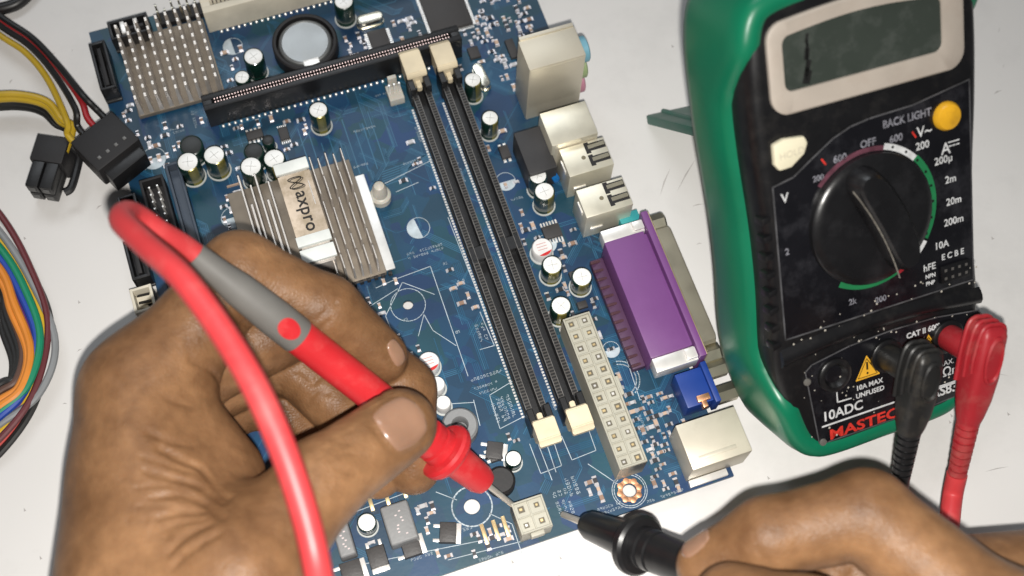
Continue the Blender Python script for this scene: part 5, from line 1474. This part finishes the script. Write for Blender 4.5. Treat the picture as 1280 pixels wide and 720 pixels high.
def skin_material():
    M = bpy.data.materials.new('brown_skin'); M.use_nodes = True; nt = M.node_tree; b = nt.nodes['Principled BSDF']
    tc = nt.nodes.new('ShaderNodeTexCoord')
    def noise(sc_, det=4, ro=.55):
        n = nt.nodes.new('ShaderNodeTexNoise'); n.inputs['Scale'].default_value = sc_; n.inputs['Detail'].default_value = det; n.inputs['Roughness'].default_value = ro
        nt.links.new(tc.outputs['Object'], n.inputs['Vector']); return n
    n1 = noise(38); n2 = noise(260, 5); n3 = noise(900, 3)
    r1 = nt.nodes.new('ShaderNodeValToRGB'); e = r1.color_ramp.elements
    e[0].position = .32; e[0].color = (0.135, 0.066, 0.029, 1); e[1].position = .68; e[1].color = (0.30, 0.162, 0.078, 1)
    nt.links.new(n1.outputs['Fac'], r1.inputs['Fac'])
    r2 = nt.nodes.new('ShaderNodeValToRGB'); e = r2.color_ramp.elements
    e[0].position = .3; e[0].color = (.80, .76, .74, 1); e[1].position = .7; e[1].color = (1.1, 1.08, 1.06, 1)
    nt.links.new(n2.outputs['Fac'], r2.inputs['Fac'])
    mx = nt.nodes.new('ShaderNodeMixRGB'); mx.blend_type = 'MULTIPLY'; mx.inputs['Fac'].default_value = 1
    nt.links.new(r1.outputs['Color'], mx.inputs['Color1']); nt.links.new(r2.outputs['Color'], mx.inputs['Color2']); nt.links.new(mx.outputs['Color'], b.inputs['Base Color'])
    b.inputs['Subsurface Weight'].default_value = .07; b.inputs['Subsurface Radius'].default_value = (1, .35, .18); b.inputs['Subsurface Scale'].default_value = .002
    b.inputs['Roughness'].default_value = .45; b.inputs['Specular IOR Level'].default_value = .3
    vo = nt.nodes.new('ShaderNodeTexVoronoi'); vo.inputs['Scale'].default_value = 1100; vo.feature = 'DISTANCE_TO_EDGE'
    nw = nt.nodes.new('ShaderNodeVectorMath'); nw.operation = 'MULTIPLY_ADD'; nw.inputs[1].default_value = (.0009,) * 3
    nt.links.new(n2.outputs['Color'], nw.inputs[0]); nt.links.new(tc.outputs['Object'], nw.inputs[2]); nt.links.new(nw.outputs[0], vo.inputs['Vector'])
    ad = nt.nodes.new('ShaderNodeMath'); ad.operation = 'MULTIPLY_ADD'; ad.inputs[1].default_value = .8
    nt.links.new(n3.outputs['Fac'], ad.inputs[0]); nt.links.new(vo.outputs['Distance'], ad.inputs[2])
    ad2 = nt.nodes.new('ShaderNodeMath'); ad2.operation = 'MULTIPLY_ADD'; ad2.inputs[1].default_value = 1.6
    nt.links.new(n2.outputs['Fac'], ad2.inputs[0]); nt.links.new(ad.outputs[0], ad2.inputs[2])
    bp = nt.nodes.new('ShaderNodeBump'); bp.inputs['Strength'].default_value = .36; bp.inputs['Distance'].default_value = .0004
    nt.links.new(ad2.outputs[0], bp.inputs['Height']); nt.links.new(bp.outputs['Normal'], b.inputs['Normal'])
    return M
skin = skin_material()
nailm = mat('nail_plate', (0.30, 0.17, 0.11), .22, var=.15, vscale=70, coat=.35, sss=.1)

# --- hand that holds the red probe
LH = Hand()
def Q(px, py, z): return P(px, py, z)
idx_ = [Q(178, 492, 62), Q(300, 340, 66), Q(408, 388, 57), Q(476, 446, 45)]
mid_ = [Q(185, 490, 46), Q(395, 390, 44), Q(503, 488, 33), Q(516, 584, 22)]
rin_ = [Q(205, 505, 32), Q(360, 445, 30), Q(445, 530, 26), Q(472, 592, 20)]
lit_ = [Q(215, 540, 20), Q(330, 495, 19), Q(392, 548, 17), Q(428, 600, 16)]
thb_ = [Q(225, 880, 62), Q(305, 722, 75), Q(400, 603, 69), Q(500, 532, 61)]
wr = [Q(190, 900, 62), Q(215, 900, 36)]
LH.chains = [(idx_, [13.5, 10.3, 9.0, 7.4], 9), (mid_, [12, 9.8, 9.0, 7.8], 6), (rin_, [11, 9, 8.2, 7.2], 5), (lit_, [10, 7.8, 7.2, 6.4], 5), (thb_, [19, 13.5, 10.6, 9.4], 12)]
LH.palm = [(idx_[0], wr[0], 14.5, 24, 1), (mid_[0], wr[0], 13.5, 22, 10), (rin_[0], wr[1], 12, 20, 10), (lit_[0], wr[1], 11, 20, 10),
           (Q(190, 590, 62), Q(262, 720, 70), 14, 15, 10), (Q(200, 560, 52), Q(275, 640, 56), 13, 11, 9), (wr[0], Q(190, 1010, 55), 25, 27, 8), (wr[1], Q(190, 1010, 45), 20, 24, 8),
           (Q(225, 545, 60), Q(285, 590, 52), 10, 8, 8)]
LH._new = []
for pix, dep, wid in (([(200, 560), (228, 575), (255, 588), (285, 622)], 2.12, 0.75), ([(180, 588), (215, 598), (250, 608), (280, 628)], 1.25, 0.68), ([(190, 622), (225, 618), (255, 628), (278, 648)], 1.38, 0.75),
                      ([(195, 648), (225, 640), (252, 640)], 1.00, 0.68), ([(185, 540), (212, 552), (240, 556)], 0.88, 0.68), ([(210, 690), (235, 668), (262, 655)], 1.25, 0.75), ([(220, 702), (246, 682), (272, 668)], 1.00, 0.68),
                      ([(238, 450), (262, 462), (276, 480)], 1.25, 0.60), ([(190, 662), (210, 672)], 0.62, 0.60), ([(210, 500), (240, 508)], 0.50, 0.60),
                      ([(398, 400), (408, 388), (420, 378)], 0.75, 0.60), ([(402, 410), (412, 400)], 0.75, 0.52), ([(405, 560), (425, 552), (440, 556)], 0.44, 0.52), ([(412, 575), (430, 566), (446, 568)], 0.44, 0.52), ([(404, 590), (420, 584), (436, 590)], 0.38, 0.52),
                      ([(418, 548), (438, 538)], 0.38, 0.50), ([(455, 508), (470, 500), (490, 490)], 0.44, 0.50), ([(340, 465), (350, 485), (348, 505)], 1.00, 0.60), ([(372, 470), (390, 480), (400, 470)], 1.00, 0.68), ([(385, 500), (398, 488), (410, 492)], 0.75, 0.60),
                      ([(140, 470), (150, 476), (158, 486)], 0.38, 0.60), ([(420, 562), (444, 548)], 0.50, 0.50), ([(398, 572), (414, 558), (432, 548)], 0.56, 0.50), ([(408, 600), (428, 590), (446, 592)], 0.50, 0.50), ([(452, 500), (462, 496), (476, 494)], 0.38, 0.50), ([(170, 610), (200, 606), (232, 612)], 0.69, 0.52), ([(172, 632), (205, 632), (240, 640)], 0.69, 0.52), ([(176, 570), (205, 580), (236, 590)], 0.75, 0.52), ([(200, 664), (226, 654), (256, 650)], 0.75, 0.52), ([(214, 712), (232, 694), (250, 684)], 0.62, 0.52), ([(150, 598), (176, 600)], 0.44, 0.52), ([(160, 650), (186, 650)], 0.44, 0.52), ([(300, 400), (312, 410), (318, 424)], 0.62, 0.50), ([(235, 372), (246, 380), (252, 392)], 0.38, 0.50), ([(265, 330), (272, 340), (275, 352)], 0.38, 0.50), ([(255, 345), (262, 355)], 0.38, 0.50)):
    LH.crease(pix, dep, wid)
LH.creases = LH._new
LH.nail_groove((503, 527), (530, 509), 13.5, 13.8); LH.nail_groove((497, 440), (502, 451), 8, 5.4, .4, .6)
lroot = np.array([*P(200, 640, 0)[:2], 0.0])
allp = np.array(idx_ + mid_ + rin_ + lit_ + thb_ + wr + [Q(190, 1010, 50)])
lo, hi = allp.min(0) - 22, allp.max(0) + 22; lo[1] = max(lo[1], Q(190, 960, 50)[1])
lhand = LH.mesh('hand', skin, lroot, lo, hi, .64)
lhand.location = Vector(lroot) * S
tag(lhand, 'bare brown hand pinching the red probe between thumb and curled fingers over the board', 'hand')
LH.nail(lhand, lroot, (503, 527), (530, 509), 13.5, 13.8, nailm)
LH.nail(lhand, lroot, (497, 440), (502, 451), 8, 5.4, nailm)

# --- hand that holds the black probe
RH = Hand()
ri = [Q(1285, 812, 78), Q(1083, 644, 76), Q(960, 672, 72), Q(884, 708, 64)]
rm = [Q(1300, 800, 58), Q(1112, 706, 58), Q(990, 728, 56), Q(915, 752, 54)]
rr_ = [Q(1310, 830, 42), Q(1140, 770, 36), Q(1020, 800, 34), Q(950, 830, 32)]
rt = [Q(1230, 1010, 80), Q(1130, 880, 92), Q(1010, 785, 90), Q(915, 752, 80)]
rw_ = [Q(1420, 1020, 70), Q(1430, 1000, 46)]
RH.chains = [(ri, [13, 10.6, 9.4, 7.6], 8), (rm, [12, 10, 9, 7.6], 6), (rr_, [11, 9, 8, 7], 5), (rt, [18, 13, 11, 9], 10)]
RH.palm = [(ri[0], rw_[0], 14, 24, 1), (rm[0], rw_[0], 13, 22, 10), (rr_[0], rw_[1], 12, 20, 10), (Q(1190, 728, 52), Q(1330, 735, 46), 11, 15, 8), (rw_[0], Q(1480, 1100, 60), 24, 26, 8), (ri[0], rt[1], 12, 12, 10)]
RH._new = []
for pix, dep, wid in (([(1060, 700), (1068, 712), (1062, 724)], 1.0, 1.0), ([(1088, 606), (1096, 614), (1100, 626)], .35, .8), ([(1074, 604), (1080, 614), (1082, 626)], .3, .8), ([(950, 690), (958, 702), (970, 712)], .4, .9), ([(876, 672), (884, 680)], .3, .6), ([(1100, 614), (1108, 622)], .3, .7)):
    RH.crease(pix, dep, wid)
RH.creases = RH._new
rroot = np.array([*P(1150, 740, 0)[:2], 0.0])
allp = np.array(ri + rm + rr_ + rt + rw_); lo, hi = allp.min(0) - 20, allp.max(0) + 20; lo[1] = max(lo[1], Q(1200, 940, 60)[1])
rhand = RH.mesh('hand', skin, rroot, lo, hi, 1.0)
rhand.location = Vector(rroot) * S
tag(rhand, 'bare brown hand gripping the black probe with a bent index finger', 'hand')
RH.nail(rhand, rroot, (868, 676), (858, 684), 9, 8, nailm)
